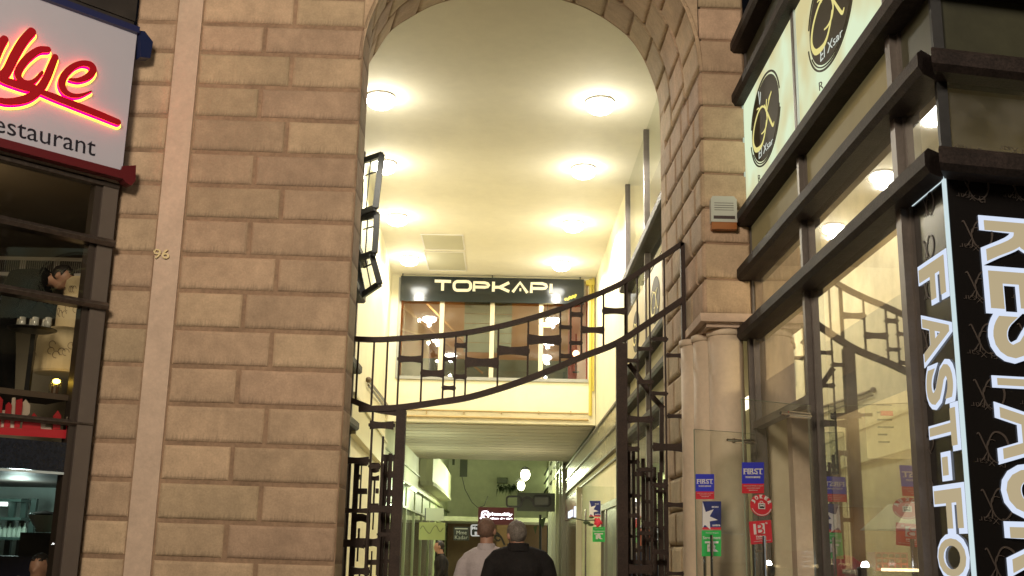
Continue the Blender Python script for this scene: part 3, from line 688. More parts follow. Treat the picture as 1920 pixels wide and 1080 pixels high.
m = MB(); a = rp(340, 108); c = rp(340, 480); m.bar(GR.w(*a), GR.w(*c), .04); part(m, 'brace', IRON, leaf3)
# ================================================================== RIGHT GLASS FACADE
sf = thing('glass_facade', 'glass and dark beam corner facade of the fast-food restaurant right of the arch', 'shop facade', (2.4, 7.4, .0))
SE = 4.39
for z in (3.42, 3.95, 4.455, 5.635, 6.16):
    part(beam(RF, -.02, SE, z, .13, .14, m1=.824), 'beam', BEAM, sf)
for z in (3.42, 3.95, 4.455, 5.635, 6.16):
    part(beam(RC, .0, 2.6, z, .13, .14, m0=-.824), 'beam', BEAM, sf)
for s_, w_ in ((.04, .05), (1.9, .055), (3.86, .075)):
    b = MB(); b.fbox(RF, s_-w_/2, s_+w_/2, .0, 6.4, -.06, .05); b.fbox(RF, s_+w_/2, s_+w_/2+.03, .0, 6.4, -.08, .01); part(b, 'mullion', ALU, sf)
b = MB(); b.fbox(RF, SE-.03, SE, 3.37, 6.4, -.05, .004); part(b, 'corner_post', DARKF, sf)
for a, c in ((.07, 1.87), (1.93, 3.82)):
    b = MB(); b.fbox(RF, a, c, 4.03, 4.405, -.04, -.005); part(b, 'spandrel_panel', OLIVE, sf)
    b = MB(); b.fbox(RF, a, c, 5.71, 6.105, -.04, -.01); part(b, 'spandrel_panel', DOLIVE, sf)
    part(pane(RF, a, c, 3.5, 3.9), 'window', SHOPG, sf)
part(pane(RF, 1.93, 3.82, .05, 3.37), 'window', SHOPG, sf)
part(pane(RF, .07, 1.87, 2.62, 3.37), 'window', SHOPG, sf)
part(pane(RF, 3.90, SE-.03, 3.5, 3.9), 'window', SHOPG, sf)
b = MB(); b.fbox(RF, 3.90, SE-.03, 4.03, 6.2, -.04, -.005); part(b, 'spandrel_panel', DOLIVE, sf)
b = MB(); b.fbox(RC, .02, 2.5, 4.03, 6.2, -.04, -.005); part(b, 'spandrel_panel', DOLIVE, sf)
part(pane(RC, .02, 2.5, 3.5, 3.9), 'window', glass('dim_glass', (.25, .26, .21), .10, .8, .03, 2.4, dirt=.10), sf)
b = MB(); b.fbox(RF, .06, 1.88, 2.56, 2.62, -.05, .03); part(b, 'door_head', ALU, sf)
# inside of the restaurant
ri = thing('shop_interior', 'cream room seen through the glass facade of the fast-food restaurant', 'shop interior', (4, 7.5, .0))
FPR = [(2.26, 5.30), (6.9, 6.25), (6.9, 9.62), (2.26, 9.62)]
WARM = mat('warm_wall', (.60, .52, .38), .8, noise=[(1.2, .1), (8, .05)])
b = MB(); b.box(2.3, 7, 9.62, 9.8, .0, 4.1); b.box(6.5, 6.6, 5.4, 9.6, .0, 4.1); part(b, 'wall', WARM, ri)
b = MB(); b.prism(FPR, lambda x, y, d: Vector((x, y, d)), 4.06, 4.2); part(b, 'ceiling', mat('shop_ceiling', (.46, .40, .28), .8), ri)
b = MB(); b.prism(FPR, lambda x, y, d: Vector((x, y, d)), .002, .02); part(b, 'floor', mat('brown_tiles', (.2, .14, .09), .4), ri)
b = MB(); b.box(2.40, 2.56, 9.2, 9.36, .0, 2.66); part(b, 'column', PALE, ri)
b = MB(); b.box(2.26, 2.9, 6.0, 9.6, 2.68, 2.98); part(b, 'ceiling_drop', WARM, ri)
b = MB(); b.box(2.57, 2.72, 9.0, 9.1, 2.15, 2.66); part(b, 'dark_board', mat('dark_green_board', (.015, .025, .018), .4), ri)
b = MB(); b.box(2.8, 6, 9.3, 9.4, 1.3, 1.9); part(b, 'tiled_band', mat('orange_tan', (.35, .2, .07), .5, noise=[(2, .2)]), ri)
MF = Frame(0, 8.9, 1, 0)
mb_ = thing('menu_board', 'glowing cream menu board with red and grey print behind the facade glass', 'menu board', (3.0, 8.9, 2.25))
b = MB(); b.fbox(MF, 2.95, 3.75, 2.28, 2.95, -.08, 0); part(b, 'panel', glow('menu_glow', (1, .72, .30), .75), mb_)
b = MB()
for k in range(9):
    z = 2.88-k*.06
    for x in (3.02, 3.3, 3.55):
        if random.random() < .8: b.fbox(MF, x, x+random.uniform(.06, .14), z, z+.014, .001, .006)
part(b, 'print', mat('grey_print', (.2, .14, .08), .6), mb_)
b = MB()
for x in (3.05, 3.50): b.fbox(MF, x, x+.1, 2.62, 2.66, .001, .009)
part(b, 'red_print', mat('red_print', (.5, .03, .02), .6), mb_)
ct = thing('display_counter', 'glass display counter with warm lights at the foot of the facade glass', 'counter', (3.0, 7.5, .0))
b = MB(); b.box(2.39, 4.8, 7.2, 7.9, .02, 1.05); b.box(2.36, 4.85, 7.15, 7.95, 1.05, 1.1); part(b, 'base', ALU, ct)
b = MB(); b.box(2.39, 4.8, 7.2, 7.9, 1.1, 1.38); part(b, 'glass_case', DOORG, ct)
b = MB(); b.box(2.38, 4.8, 7.18, 7.92, 1.38, 1.41); part(b, 'top', mat('brass_top', (.5, .36, .16), .25, .8), ct)
b = MB(); b.box(2.42, 4.7, 7.2, 7.22, 1.412, 1.43); part(b, 'strip_light', glow('counter_glow', (1, .75, .4), 6), ct)
eh = thing('extractor_hood', 'pale steel extractor hood above the counter behind the facade glass', 'extractor hood', (3.6, 8.3, 1.75))
b = MB(); v = [(2.80, 8.0, 1.70), (4.6, 8.0, 1.70), (4.6, 8.8, 1.70), (2.80, 8.8, 1.70), (3.0, 8.2, 1.9), (4.4, 8.2, 1.9), (4.4, 8.7, 1.9), (3.0, 8.7, 1.9)]
b.add(v, [(0, 1, 2, 3), (7, 6, 5, 4), (0, 4, 5, 1), (1, 5, 6, 2), (2, 6, 7, 3), (3, 7, 4, 0)]); part(b, 'canopy', mat('pale_steel', (.55, .66, .70), .4, .2), eh)
lamp('light', (3.2, 7.7, 1.5), 9, (.7, .92, 1), .1, eh)  # cool light added under the hood to brighten it
b = MB(); b.box(3.0, 4.5, 8.03, 8.05, 1.70, 1.715); part(b, 'strip_light', glow('cool_glow', (.7, .95, 1), 4), eh)
rc_ = thing('red_chair', 'red chair back seen low through the glass beside the door mullion', 'chair', (2.52, 8.55, .0))
b = MB(); b.ball((2.58, 8.5, 1.25), (.19, .035, .26), 16, 10); part(b, 'backrest', mat('red_plastic', (.5, .015, .03), .35), rc_, smooth=True)
b = MB(); b.ball((2.58, 8.3, .8), (.2, .2, .03)); part(b, 'seat', MATS['red_plastic'], rc_, smooth=True)
for x in (2.45, 2.71):
    for y in (8.15, 8.48): b = MB(); b.tube([(x, y, .16), (2.58+(x-2.58)*.8, y, .8)], .014, 6); part(b, 'leg', ALU, rc_)
cr = thing('red_crate', 'red grid crate standing on the counter behind the facade glass', 'crate', (2.95, 7.35, 1.45))
b = MB(); b.box(2.40, 2.60, 7.25, 7.4, 1.413, 1.425)
for k in range(6): x = 2.40+k*.04; b.box(x-.004, x+.004, 7.245, 7.405, 1.413, 1.53)
for k in range(4): z = 1.42+k*.033; b.box(2.395, 2.605, 7.24, 7.41, z, z+.01)
part(b, 'basket', MATS['red_plastic'], cr)
for k, (px_, py_, Y_, lb) in enumerate([(1441, 1057, 8.6, 'added bulb for a reflected glint low behind the glass beside the near door handle'), (1622, 1060, 6.9, 'added bulb for a reflected glint low behind the glass left of the red crate')]):
    c = P(px_, py_, Y=Y_); t = thing('glint_bulb', lb, 'glint_bulb', c-Vector((0, 0, .1)), 'added glint bulbs behind the facade glass')  # bulbs and housings added to imitate lights mirrored in the glass
    b = MB(); b.ball(c, (.024, .024, .024)); part(b, 'bulb', glow('cold_glint', (.95, .97, 1), 60), t, smooth=True)
    b = MB(); b.lathe(c-Vector((0, 0, .1)), [(.03, 0), (.045, .02), (.05, .08), (.042, .09)], 14); b.tube([c-Vector((0, 0, .1)), (c.x, c.y, .02)], .012, 6); part(b, 'housing', DARKF, t)
# interior spots
sp0 = None
for k, (x, y) in enumerate([(3.2, 6.3), (3.5, 6.9), (2.9, 8.2), (2.6, 5.6)]):
    if not sp0:
        sp0 = thing('ceiling_spot', 'small round ceiling spot behind the upper glass', 'ceiling spot', (x, y, 4.12), 'ceiling spots of the corner restaurant'); sp0['label'] = 'round ceiling spot behind the upper facade glass of the corner restaurant'
        b = MB(); b.lathe((x, y, 4.12), [(.07, 0), (.07, -.02), (.055, -.025), (.05, -.005)], 16); part(b, 'ring', WHITE, sp0)
        b = MB(); b.ball((x, y, 4.10), (.05, .05, .012)); part(b, 'bulb', glow('spot_glow', (1, .93, .75), 22), sp0)
    else: c = copy_tree(sp0, (x, y, 4.12))
lamp('light', (3.9, 7.8, 3.5), 46, (1, .80, .52), .2, ri); lamp('light', (3.2, 8.6, 3.3), 42, (1, .80, .50), .15, ri)
# ---------------- lit logo signs
ZP = lambda x, y: RF.px(1380+x/2.84, y/2.84)
CL = ZP(178, 632)
_t, _b, _l, _r = ZP(196, 378), ZP(150, 884), ZP(103, 640), ZP(253, 600)
RU = abs(_r[0]-_l[0])/2; RV = abs(_t[1]-_b[1])/2
CL = ((_l[0]+_r[0])/2, (_t[1]+_b[1])/2)
def nu_(pts): return [((p[0]-CL[0])/RU, (p[1]-CL[1])/RV) for p in [ZP(*q) for q in pts]]
STR = [(nu_([(184, 592), (176, 572), (160, 570), (140, 605), (121, 680), (115, 755), (128, 798), (152, 788), (168, 755), (180, 700), (187, 640)]), [.03, .05, .06, .07, .09, .13, .15, .13, .09, .07, .05]),
       (nu_([(188, 528), (186, 580), (191, 625), (186, 670), (174, 700), (160, 714)]), [.06, .08, .08, .07, .05, .03]),
       (nu_([(176, 560), (192, 600), (208, 640), (222, 668), (229, 648)]), [.04, .07, .09, .09, .03]),
       (nu_([(214, 488), (206, 515), (196, 560), (190, 590)]), [.05, .05, .04, .03]),
       (nu_([(214, 488), (203, 520), (199, 535)]), [.03, .05, .02]),
       (nu_([(137, 585), (146, 578), (152, 590)]), [.03, .05, .04])]
LEAF = [(nu_([(150, 556), (147, 520), (143, 490)]), [.02, .04, .06]), (nu_([(150, 556), (155, 515), (154, 492)]), [.02, .03, .04])]
def logo(m, fr, cs, cz, ru, rv, d, rot=False, which=None, wk=1.):
    for i, (pts, wd_) in enumerate(which or STR+LEAF):
        k = -1 if rot else 1
        q = [(cs+k*u*ru, cz+k*v*rv) for u, v in pts]
        m.ribbon(q, [x*ru*wk*.62 for x in wd_], fr.w, d+i*.0005, d+.003+i*.0005, 5)
def ellipse(cs, cz, a, b_, n=48): return [(cs+a*math.cos(2*math.pi*i/n), cz+b_*math.sin(2*math.pi*i/n)) for i in range(n)]
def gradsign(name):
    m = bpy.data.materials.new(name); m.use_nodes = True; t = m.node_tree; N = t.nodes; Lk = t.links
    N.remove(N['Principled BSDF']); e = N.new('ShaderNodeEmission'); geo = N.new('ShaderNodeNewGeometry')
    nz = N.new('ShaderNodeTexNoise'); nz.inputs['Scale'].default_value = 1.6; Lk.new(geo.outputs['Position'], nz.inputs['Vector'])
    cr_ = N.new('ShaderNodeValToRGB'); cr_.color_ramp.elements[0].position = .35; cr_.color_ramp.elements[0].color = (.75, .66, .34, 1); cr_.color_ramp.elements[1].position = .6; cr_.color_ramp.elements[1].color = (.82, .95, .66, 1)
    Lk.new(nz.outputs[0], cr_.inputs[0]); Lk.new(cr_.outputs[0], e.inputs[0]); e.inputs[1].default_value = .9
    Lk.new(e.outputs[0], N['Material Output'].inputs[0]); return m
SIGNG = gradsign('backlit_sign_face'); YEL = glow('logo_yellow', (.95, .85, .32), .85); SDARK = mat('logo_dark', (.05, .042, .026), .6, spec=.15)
PALEL = glow('logo_pale', (.8, .85, .75), .8)
for k, (s0, s1) in enumerate([(.07, 1.87), (1.93, 3.82)]):
    t = thing('lit_logo_sign', ['backlit logo sign nearer the stone arch, dark oval with cream letters', 'backlit logo sign nearer the street corner, dark oval cut off by the picture top'][k], 'lit sign', RF.w(s0, 4.7, .02), 'backlit logo signs on the glass facade')
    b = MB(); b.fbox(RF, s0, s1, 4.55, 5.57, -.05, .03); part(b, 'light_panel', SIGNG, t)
    for a in ((s0-.001, s0+.02, 4.55, 5.57), (s1-.02, s1+.001, 4.55, 5.57)):
        b = MB(); b.fbox(RF, *a, .03, .045); part(b, 'edge', MATS['pale_steel'], t)
    cs = CL[0]+k*1.9; cz = CL[1]+.02*k
    b = MB(); b.prism(ellipse(cs, cz, RU, RV), lambda u, z, d: RF.w(u, z, d), .031, .036); ov = part(b, 'oval', SDARK, t)
    b = MB()
    for kk, a0, a1, w_ in ((1.07, .15, 2.9, .022), (1.11, 3.3, 6.0, .018), (1.045, 3.6, 6.1, .012)):
        pts = [(cs+RU*kk*math.cos(a0+(a1-a0)*i/30), cz+RV*kk*math.sin(a0+(a1-a0)*i/30)) for i in range(31)]
        b.ribbon(pts, w_*.8, RF.w, .031, .036+kk*.0005, 0)
    part(b, 'ring', SDARK, ov)
    b = MB(); logo(b, RF, cs, cz, RU, RV, .038, which=STR); part(b, 'monogram', YEL, ov)
    b = MB(); logo(b, RF, cs, cz, RU, RV, .038, which=LEAF)
    def off(p): return (p[0]+k*1.9, p[1]+.02*k)
    text(b, 'El Xsar', [off(ZP(146, 798)), off(ZP(222, 728)), off(ZP(222, 762)), off(ZP(146, 848))], RF.w, .0375, bold=-.012, depth=.003)
    part(b, 'oval_lettering', PALEL, ov)
    b = MB(); text(b, 'R', [off(ZP(136, 934)), off(ZP(151, 928)), off(ZP(152, 962)), off(ZP(138, 970))], RF.w, .031)
    part(b, 'lettering', SDARK, t)
for k, (s0, s1) in enumerate([(-9.85, -7.2), (-7.1, -5.15), (-5.05, -2.3)]):
    t = thing('logo_sign', ['farthest', 'middle', 'nearest'][k]+' unlit cream logo panel seen through the gate inside the passage', 'sign panel', RF.w(s0, 4.6, .02), 'cream logo panels inside the passage')
    b = MB(); b.fbox(RF, s0, s1, 4.58, 5.66, -.05, .02); part(b, 'panel', mat('cream_panel', (.36, .29, .15), .5, noise=[(1, .08)]), t)
    cs, cz = (s0+s1)/2, 5.12
    b = MB(); b.prism(ellipse(cs, cz, RU, RV), RF.w, .021, .026); ov = part(b, 'oval', SDARK, t)
    b = MB(); logo(b, RF, cs, cz, RU, RV, .028, which=STR); part(b, 'monogram', mat('logo_matt_yellow', (.6, .52, .2), .5), ov)
# ---------------- corner sign with upright letters
rs = thing('corner_sign', 'tall black corner sign with glowing letters RESTAURANT and FAST-FOOD reading downwards', 'corner sign', RC.w(0, .3, 0))
b = MB(); b.fbox(RC, .012, 2.4, .3, 3.36, -.03, .0); b.fbox(RF, 3.95, SE-.012, .3, 3.36, -.03, .0)
part(b, 'board', mat('sign_black', (.010, .009, .009), .16), rs)
b = MB(); b.fbox(RF, SE-.016, SE+.008, .3, 3.37, -.004, .010)
b.fbox(RF, 3.95, SE-.017, 3.352, 3.362, .001, .006)
part(b, 'light_edge', glow('cyan_edge', (.72, .87, .90), .85), rs)
BGM = mat('faint_logo', (.075, .06, .052), .45)
for py in (352, 444, 540, 639, 743, 843, 950, 1061):
    c = RC.px(1700+(330+(py-352)*.2)/2.7, py)
    for kx in (0, 1, 2):
        b = MB(); cs, cz = c[0]+kx*.265, c[1]+.02*kx
        logo(b, RC, cs, cz, .105, .15, .0015, True, which=STR, wk=1.15)
        text(b, 'El Xsar', [(cs+.07, cz+.185), (cs-.09, cz+.195), (cs-.09, cz+.225), (cs+.07, cz+.215)], RC.w, .0015, bold=-.02, depth=.002)
        part(b, 'faint_logo', BGM, rs)
for py in (390, 470, 545, 640, 735, 830, 925, 1020):
    b = MB(); c = RF.px(1738, py); logo(b, RF, c[0]+.02, c[1], .09, .12, .0015, True, which=STR, wk=1.15); part(b, 'faint_logo', BGM, rs)
LFILL = glow('letter_fill', (.60, .49, .30), .78); LRIM = glow('letter_rim', (.70, .78, .95), .98)
def upright(word, fr, zs, base, height, bold=.05):
    """letters turned a quarter clockwise: the line of writing runs down, letter tops point right"""
    for ch, (za, zb_) in zip(word, zs):
        for nm, m_, g_, d_ in (('letter_rim', LRIM, .016, .004), ('letter', LFILL, -.010, .010)):
            b = MB()
            if ch == '-':
                b.fbox(fr, base+height*.38-g_, base+height*.62+g_, zb_-g_, za+g_, d_, d_+.004)
            else:
                text(b, ch, [(base+height+g_, za+g_), (base+height+g_, zb_-g_), (base-g_, zb_-g_), (base-g_, za+g_)], fr.w, d_, bold=bold if g_ > 0 else bold-.028, depth=.004)
            part(b, nm, m_, rs)
def zl(fr, x, y): return fr.px(x, y)[1]
RES = [(1848, 411, 494), (1855, 505, 582), (1862, 588, 674), (1868, 684, 748), (1874, 760, 865), (1880, 873, 968), (1886, 984, 1078)]
base = (RC.px(1840, 430)[0]+RC.px(1888, 1000)[0])/2
upright('RESTAUR', RC, [(zl(RC, x, a), zl(RC, x, c)) for x, a, c in RES], base, .42)
za = zl(RC, 1892, 1092)
for ch in 'ANT':
    upright(ch, RC, [(za, za-.22)], base, .42); za -= .245
FF = [(1738, 497, 574), (1742, 590, 682), (1748, 690, 766), (1754, 772, 848), (1762, 856, 898), (1766, 916, 996), (1770, 1006, 1084)]
fb, ft = RF.px(1727, 500)[0], RF.px(1778, 500)[0]
fb = 3.99; ft = SE-.05
upright('FAST-FO', RF, [(zl(RF, x, a), zl(RF, x, c)) for x, a, c in FF], fb, ft-fb)
za = zl(RF, 1772, 1098)
for ch in 'OD': upright(ch, RF, [(za, za-.2)], fb, ft-fb); za -= .23
# ---------------- glass doors
def door(name, label, x0, y0, x1, y1, top, hand_px, hy):
    fr = Frame(x0, y0, x1-x0, y1-y0); L = math.hypot(x1-x0, y1-y0)
    t = thing(name, label, 'glass door', (x1, y1, .15), 'open glass doors of the corner restaurant')
    b = MB(); b.fbox(fr, 0, L, .17, top, -.005, .005); pn = part(b, 'pane', DOORG, t)
    b = MB(); b.fbox(fr, -.003, 0, .17, top, -.006, .006); b.fbox(fr, 0, L, top, top+.003, -.006, .006); part(b, 'edge', mat('glass_edge', (.25, .28, .2), .2), pn)
    b = MB(); b.fbox(fr, L-.22, L-.02, top-.09, top-.05, -.02, .02); b.tube([fr.w(L-.3, top-.07, .02), fr.w(L-.02, top-.07, .02)], .012, 8); part(b, 'top_hinge', mat('chrome', (.7, .7, .7), .12, 1.), t)
    b = MB(); b.fbox(fr, L-.22, L-.0, .17, .25, -.02, .02); part(b, 'bottom_hinge', MATS['chrome'], t)
    s_, z_ = fr.px(hand_px, hy)
    b = MB(); b.tube([fr.w(s_, .9, .05), fr.w(s_, z_, .05)], .014, 10); b.tube([fr.w(s_+.0, .9, -.05), fr.w(s_, z_, -.05)], .014, 10)
    for z in (1.05, z_-.1): b.tube([fr.w(s_, z, .05), fr.w(s_, z, -.05)], .008, 6)
    part(b, 'handle', MATS['chrome'], t, smooth=False); return fr
DF = door('glass_door', 'open glass door leaf nearer the stone columns with three bright stickers', 1.56, 9.1, 2.12, 9.36, P(1300, 805, Y=9.1).z, 1327, 1003)
DN = door('glass_door', 'open glass door leaf nearer the street with the round red sticker', 1.575, 7.3, 2.12, 7.6, P(1387, 748, Y=7.3).z, 1423, 1005)
RED = mat('sticker_red', (.72, .03, .05), .4); BLUE = mat('sticker_blue', (.04, .05, .62), .4); GRN = mat('sticker_green', (.03, .52, .09), .4); STW = mat('sticker_white', (.85, .82, .8), .45); DBLUE = mat('sticker_dark_blue', (.02, .03, .17), .4, noise=[(12, .4)])
def sq(fr, x0, y0, x1, y1, sk=0): return [fr.px(x0, y0), fr.px(x1, y0+sk), fr.px(x1, y1+sk), fr.px(x0, y1)]
def plate(m, fr, q, d0=.006, d1=.008): m.prism(q[::-1], fr.w, d0, d1)
def first(fr, x0, y0, x1, y1, label):
    t = thing('sticker', label, 'sticker', fr.w(*fr.px((x0+x1)/2, y1), .007), 'voucher stickers on the glass doors'); ym = y0+(y1-y0)*.69; k = (x1-x0); q = y1-y0
    b = MB(); plate(b, fr, sq(fr, x0, y0, x1, ym)); part(b, 'blue_field', BLUE, t)
    b = MB(); plate(b, fr, sq(fr, x0, ym, x1, y1)); part(b, 'red_field', RED, t)
    b = MB(); text(b, 'FIRST', sq(fr, x0+k*.06, y0+q*.20, x1-k*.07, y0+q*.38), fr.w, .009, bold=.02)
    # serifs of the big word
    for u in (.10, .31, .45, .66, .86):
        for v_ in (.20, .37): b.prism(sq(fr, x0+k*(u-.055), y0+q*v_, x0+k*(u+.055), y0+q*(v_+.016))[::-1], fr.w, .0085, .0108)
    text(b, 'TICKETS SERVICE', sq(fr, x0+k*.14, y0+q*.45, x1-k*.18, y0+q*.51), fr.w, .009, bold=.02)
    for v_, a_ in ((.75, .06), (.82, .2), (.89, .3)): text(b, 'restaurant tickets accepted', sq(fr, x0+k*a_, y0+q*v_, x1-k*a_, y0+q*(v_+.025)), fr.w, .009, bold=.02)
    part(b, 'lettering', STW, t)
first(DF, 1303.5, 889, 1338, 936, 'blue and red FIRST sticker on the glass door nearer the columns')
first(DN, 1390, 867, 1431, 925, 'blue and red FIRST sticker on the glass door nearer the street')
def starcard(fr, x0, y0, x1, y1, label, grp):
    t = thing('sticker', label, 'sticker', fr.w(*fr.px((x0+x1)/2, y1), .007), grp); k = x1-x0; q = y1-y0
    b = MB(); plate(b, fr, sq(fr, x0, y0, x1, y0+q*.92)); part(b, 'blue_field', DBLUE, t)
    b = MB(); plate(b, fr, sq(fr, x0, y0+q*.92, x1, y1)); part(b, 'red_strip', RED, t)
    b = MB(); S = [(0, .0), (.17, .38), (.60, .28), (.38, .53), (.82, .66), (.38, .71), (.42, 1.0), (.12, .83), (0, .95)]
    pts = [fr.px(x0+k*u, y0+q*v_) for u, v_ in S]; c_ = fr.px(x0+k*.12, y0+q*.6)
    for i in range(len(pts)): b.add([fr.w(*c_, .010), fr.w(*pts[i], .010), fr.w(*pts[(i+1) % len(pts)], .010)], [(0, 1, 2)])
    text(b, 'BON', sq(fr, x0+k*.5, y0+q*.17, x0+k*.84, y0+q*.23), fr.w, .009, bold=.03)
    text(b, 'astra', sq(fr, x0+k*.52, y0+q*.81, x0+k*.95, y0+q*.88), fr.w, .009, bold=.02)
    part(b, 'star', STW, t, rec=False)
starcard(DF, 1316, 940, 1351, 993, 'dark blue sticker with a big white star on the glass door nearer the columns', 'voucher stickers on the glass doors')
def trcard(fr, x0, y0, x1, y1, label, grp):
    t = thing('sticker', label, 'sticker', fr.w(*fr.px((x0+x1)/2, y1), .007), grp); k = x1-x0; q = y1-y0
    b = MB(); plate(b, fr, sq(fr, x0, y0, x1, y1)); part(b, 'green_field', GRN, t)
    b = MB(); U = lambda u0, v0, u1, v1: sq(fr, x0+k*u0, y0+q*v0, x0+k*u1, y0+q*v1)
    text(b, 'Ticket Repas', U(.18, .07, .85, .13), fr.w, .009, bold=-.01)
    text(b, 'Serviement', U(.05, .22, .97, .34), fr.w, .009, bold=0)
    plate(b, fr, U(.15, .42, .85, .50), .009, .011); plate(b, fr, U(.38, .50, .62, .58), .009, .0105)
    text(b, 'R', U(.26, .54, .84, .82), fr.w, .012, bold=.07)
    part(b, 'lettering', STW, t)
trcard(DF, 1315, 994.5, 1351, 1043, 'green TR sticker on the glass door nearer the columns', 'voucher stickers on the glass doors')
# round JOKER sticker
t = thing('sticker', 'round red JOKER sticker on the glass door nearer the street', 'sticker', DN.w(*DN.px(1426, 967), .007), 'voucher stickers on the glass doors')
c_ = DN.px(1426, 947.5); r_ = abs(DN.px(1426, 927)[1]-DN.px(1426, 968)[1])/2; ra = r_*1.05
ra = abs(DN.px(1446.5, 947)[0]-DN.px(1405.5, 947)[0])/2
b = MB(); b.prism(ellipse(*c_, ra, r_, 36), DN.w, .006, .008); part(b, 'disc', RED, t)
b = MB()
for i, ch in enumerate('JOKER'):
    a = R(157-i*33.5); u, v_ = math.cos(a), math.sin(a); tx, tz_ = math.sin(a), -math.cos(a); hh = .15
    def pt(rad, side): return (c_[0]+ra*(u*rad+tx*side), c_[1]+r_*(v_*rad+tz_*side))
    text(b, ch, [pt(.97, -hh), pt(.97, hh), pt(.62, hh*.9), pt(.62, -hh*.9)], DN.w, .009, bold=.05)
for i in range(22):
    a = R(200+i*6.5); pt2 = lambda rad, da: (c_[0]+ra*rad*math.cos(a+da), c_[1]+r_*rad*math.sin(a+da))
    b.prism([pt2(.86, 0), pt2(.93, 0), pt2(.93, .07), pt2(.86, .07)], DN.w, .009, .0105)
b.prism([(c_[0]+ra*x, c_[1]+r_*z) for x, z in ((-.30, -.34), (.32, -.34), (.32, .20), (-.30, .20))], DN.w, .009, .0105)
b.ribbon([(c_[0]+ra*x, c_[1]+r_*z) for x, z in ((-.12, .2), (-.1, .36), (.1, .36), (.14, .2))], .004, DN.w, .009, .0105, 3)
part(b, 'lettering', STW, t)
b = MB(); b.prism([(c_[0]+ra*x, c_[1]+r_*z) for x, z in ((-.2, -.25), (.24, -.25), (.24, .12), (-.2, .12))], DN.w, .0108, .0115); part(b, 'dark_square', BLACK, t)
b = MB(); text(b, 'M', [(c_[0]+ra*x, c_[1]+r_*z) for x, z in ((-.14, .08), (.18, .08), (.18, -.12), (-.14, -.12))], DN.w, .0118, bold=.03); part(b, 'square_mark', STW, t)
# B tickets sticker
t = thing('sticker', 'square red B tickets sticker, tilted, below the round one on the near glass door', 'sticker', DN.w(*DN.px(1426, 1021), .007), 'voucher stickers on the glass doors')
Q = [DN.px(1403, 978), DN.px(1444, 975), DN.px(1447, 1017), DN.px(1407, 1021)]
def bi(u, v_):
    a = [Q[0][i]*(1-u)+Q[1][i]*u for i in (0, 1)]; c = [Q[3][i]*(1-u)+Q[2][i]*u for i in (0, 1)]; return (a[0]*(1-v_)+c[0]*v_, a[1]*(1-v_)+c[1]*v_)
def bq(u0, v0, u1, v1): return [bi(u0, v0), bi(u1, v0), bi(u1, v1), bi(u0, v1)]
b = MB(); plate(b, DN, Q); part(b, 'red_field', RED, t)
b = MB(); plate(b, DN, bq(.17, .12, .68, .58), .0085, .0095)
text(b, 's', bq(.72, .08, .82, .16), DN.w, .009); text(b, 'Tickets', bq(.23, .64, .66, .73), DN.w, .009, bold=.02); text(b, 'Restaurant', bq(.25, .76, .66, .80), DN.w, .009, bold=.02)
text(b, 'accepted here every day', bq(.12, .87, .92, .91), DN.w, .009, bold=.01); part(b, 'lettering', STW, t)
b = MB(); text(b, 'B', bq(.28, .12, .62, .57), DN.w, .0105, bold=-.005); part(b, 'letter_b', RED, t)
# ================================================================== LEFT RESTAURANT
lr = thing('glass_facade', 'dark glazed restaurant facade set at an angle left of the stone pier', 'shop facade', LR.w(0, .0))
for z, h in ((4.66, .07), (4.60, .03), (4.07, .065), (3.50, .065), (2.47, .05)):
    part(beam(LR, -3.2, .0, z, h, .10 if h > .05 else .05), 'rail', mat('dark_rail', (.10, .08, .07), .3, .6, noise=[(20, .4)]), lr)
b = MB(); b.fbox(LR, -.14, .0, .0, 4.66, -.12, .035); part(b, 'end_post', mat('taupe_post', (.13, .105, .09), .5, .3, noise=[(3, .1)]), lr)
b = MB(); b.fbox(LR, -.20, -.14, .0, 4.60, -.10, .01); part(b, 'inner_post', mat('dark_brown_post', (.035, .024, .018), .5), lr)
b = MB(); b.fbox(LR, -1.9, -1.84, .0, 4.60, -.10, .03); part(b, 'mullion', MATS['dark_brown_post'], lr)
LG = glass('tinted_glass', (.80, .80, .76), .025, .5, .01, 3., dirt=.004)
for a, c in ((-1.84, -.2), (-3.2, -1.9)):
    for z0, z1 in ((4.11, 4.58), (3.54, 4.03), (2.5, 3.46), (.3, 2.02)): part(pane(LR, a, c, z0, z1), 'window', LG, lr)
b = MB(); b.fbox(LR, -3.2, -.2, 2.06, 2.30, -.05, .012); part(b, 'dark_fascia', mat('navy_fascia', (.010, .013, .022), .25, noise=[(30, .5)]), lr)
b = MB(); b.fbox(LR, -3.2, -.2, 2.035, 2.055, -.02, .02); part(b, 'bright_edge', MATS['pale_steel'], lr)
b = MB(); b.fbox(LR, -3.2, 0, 6.25, 9, -.2, 0); b.fbox(LR, -3.2, 0, 4.7, 6.25, -.2, -.02); part(b, 'upper_wall', mat('dark_upper', (.03, .025, .022), .6, noise=[(4, .4)]), lr)
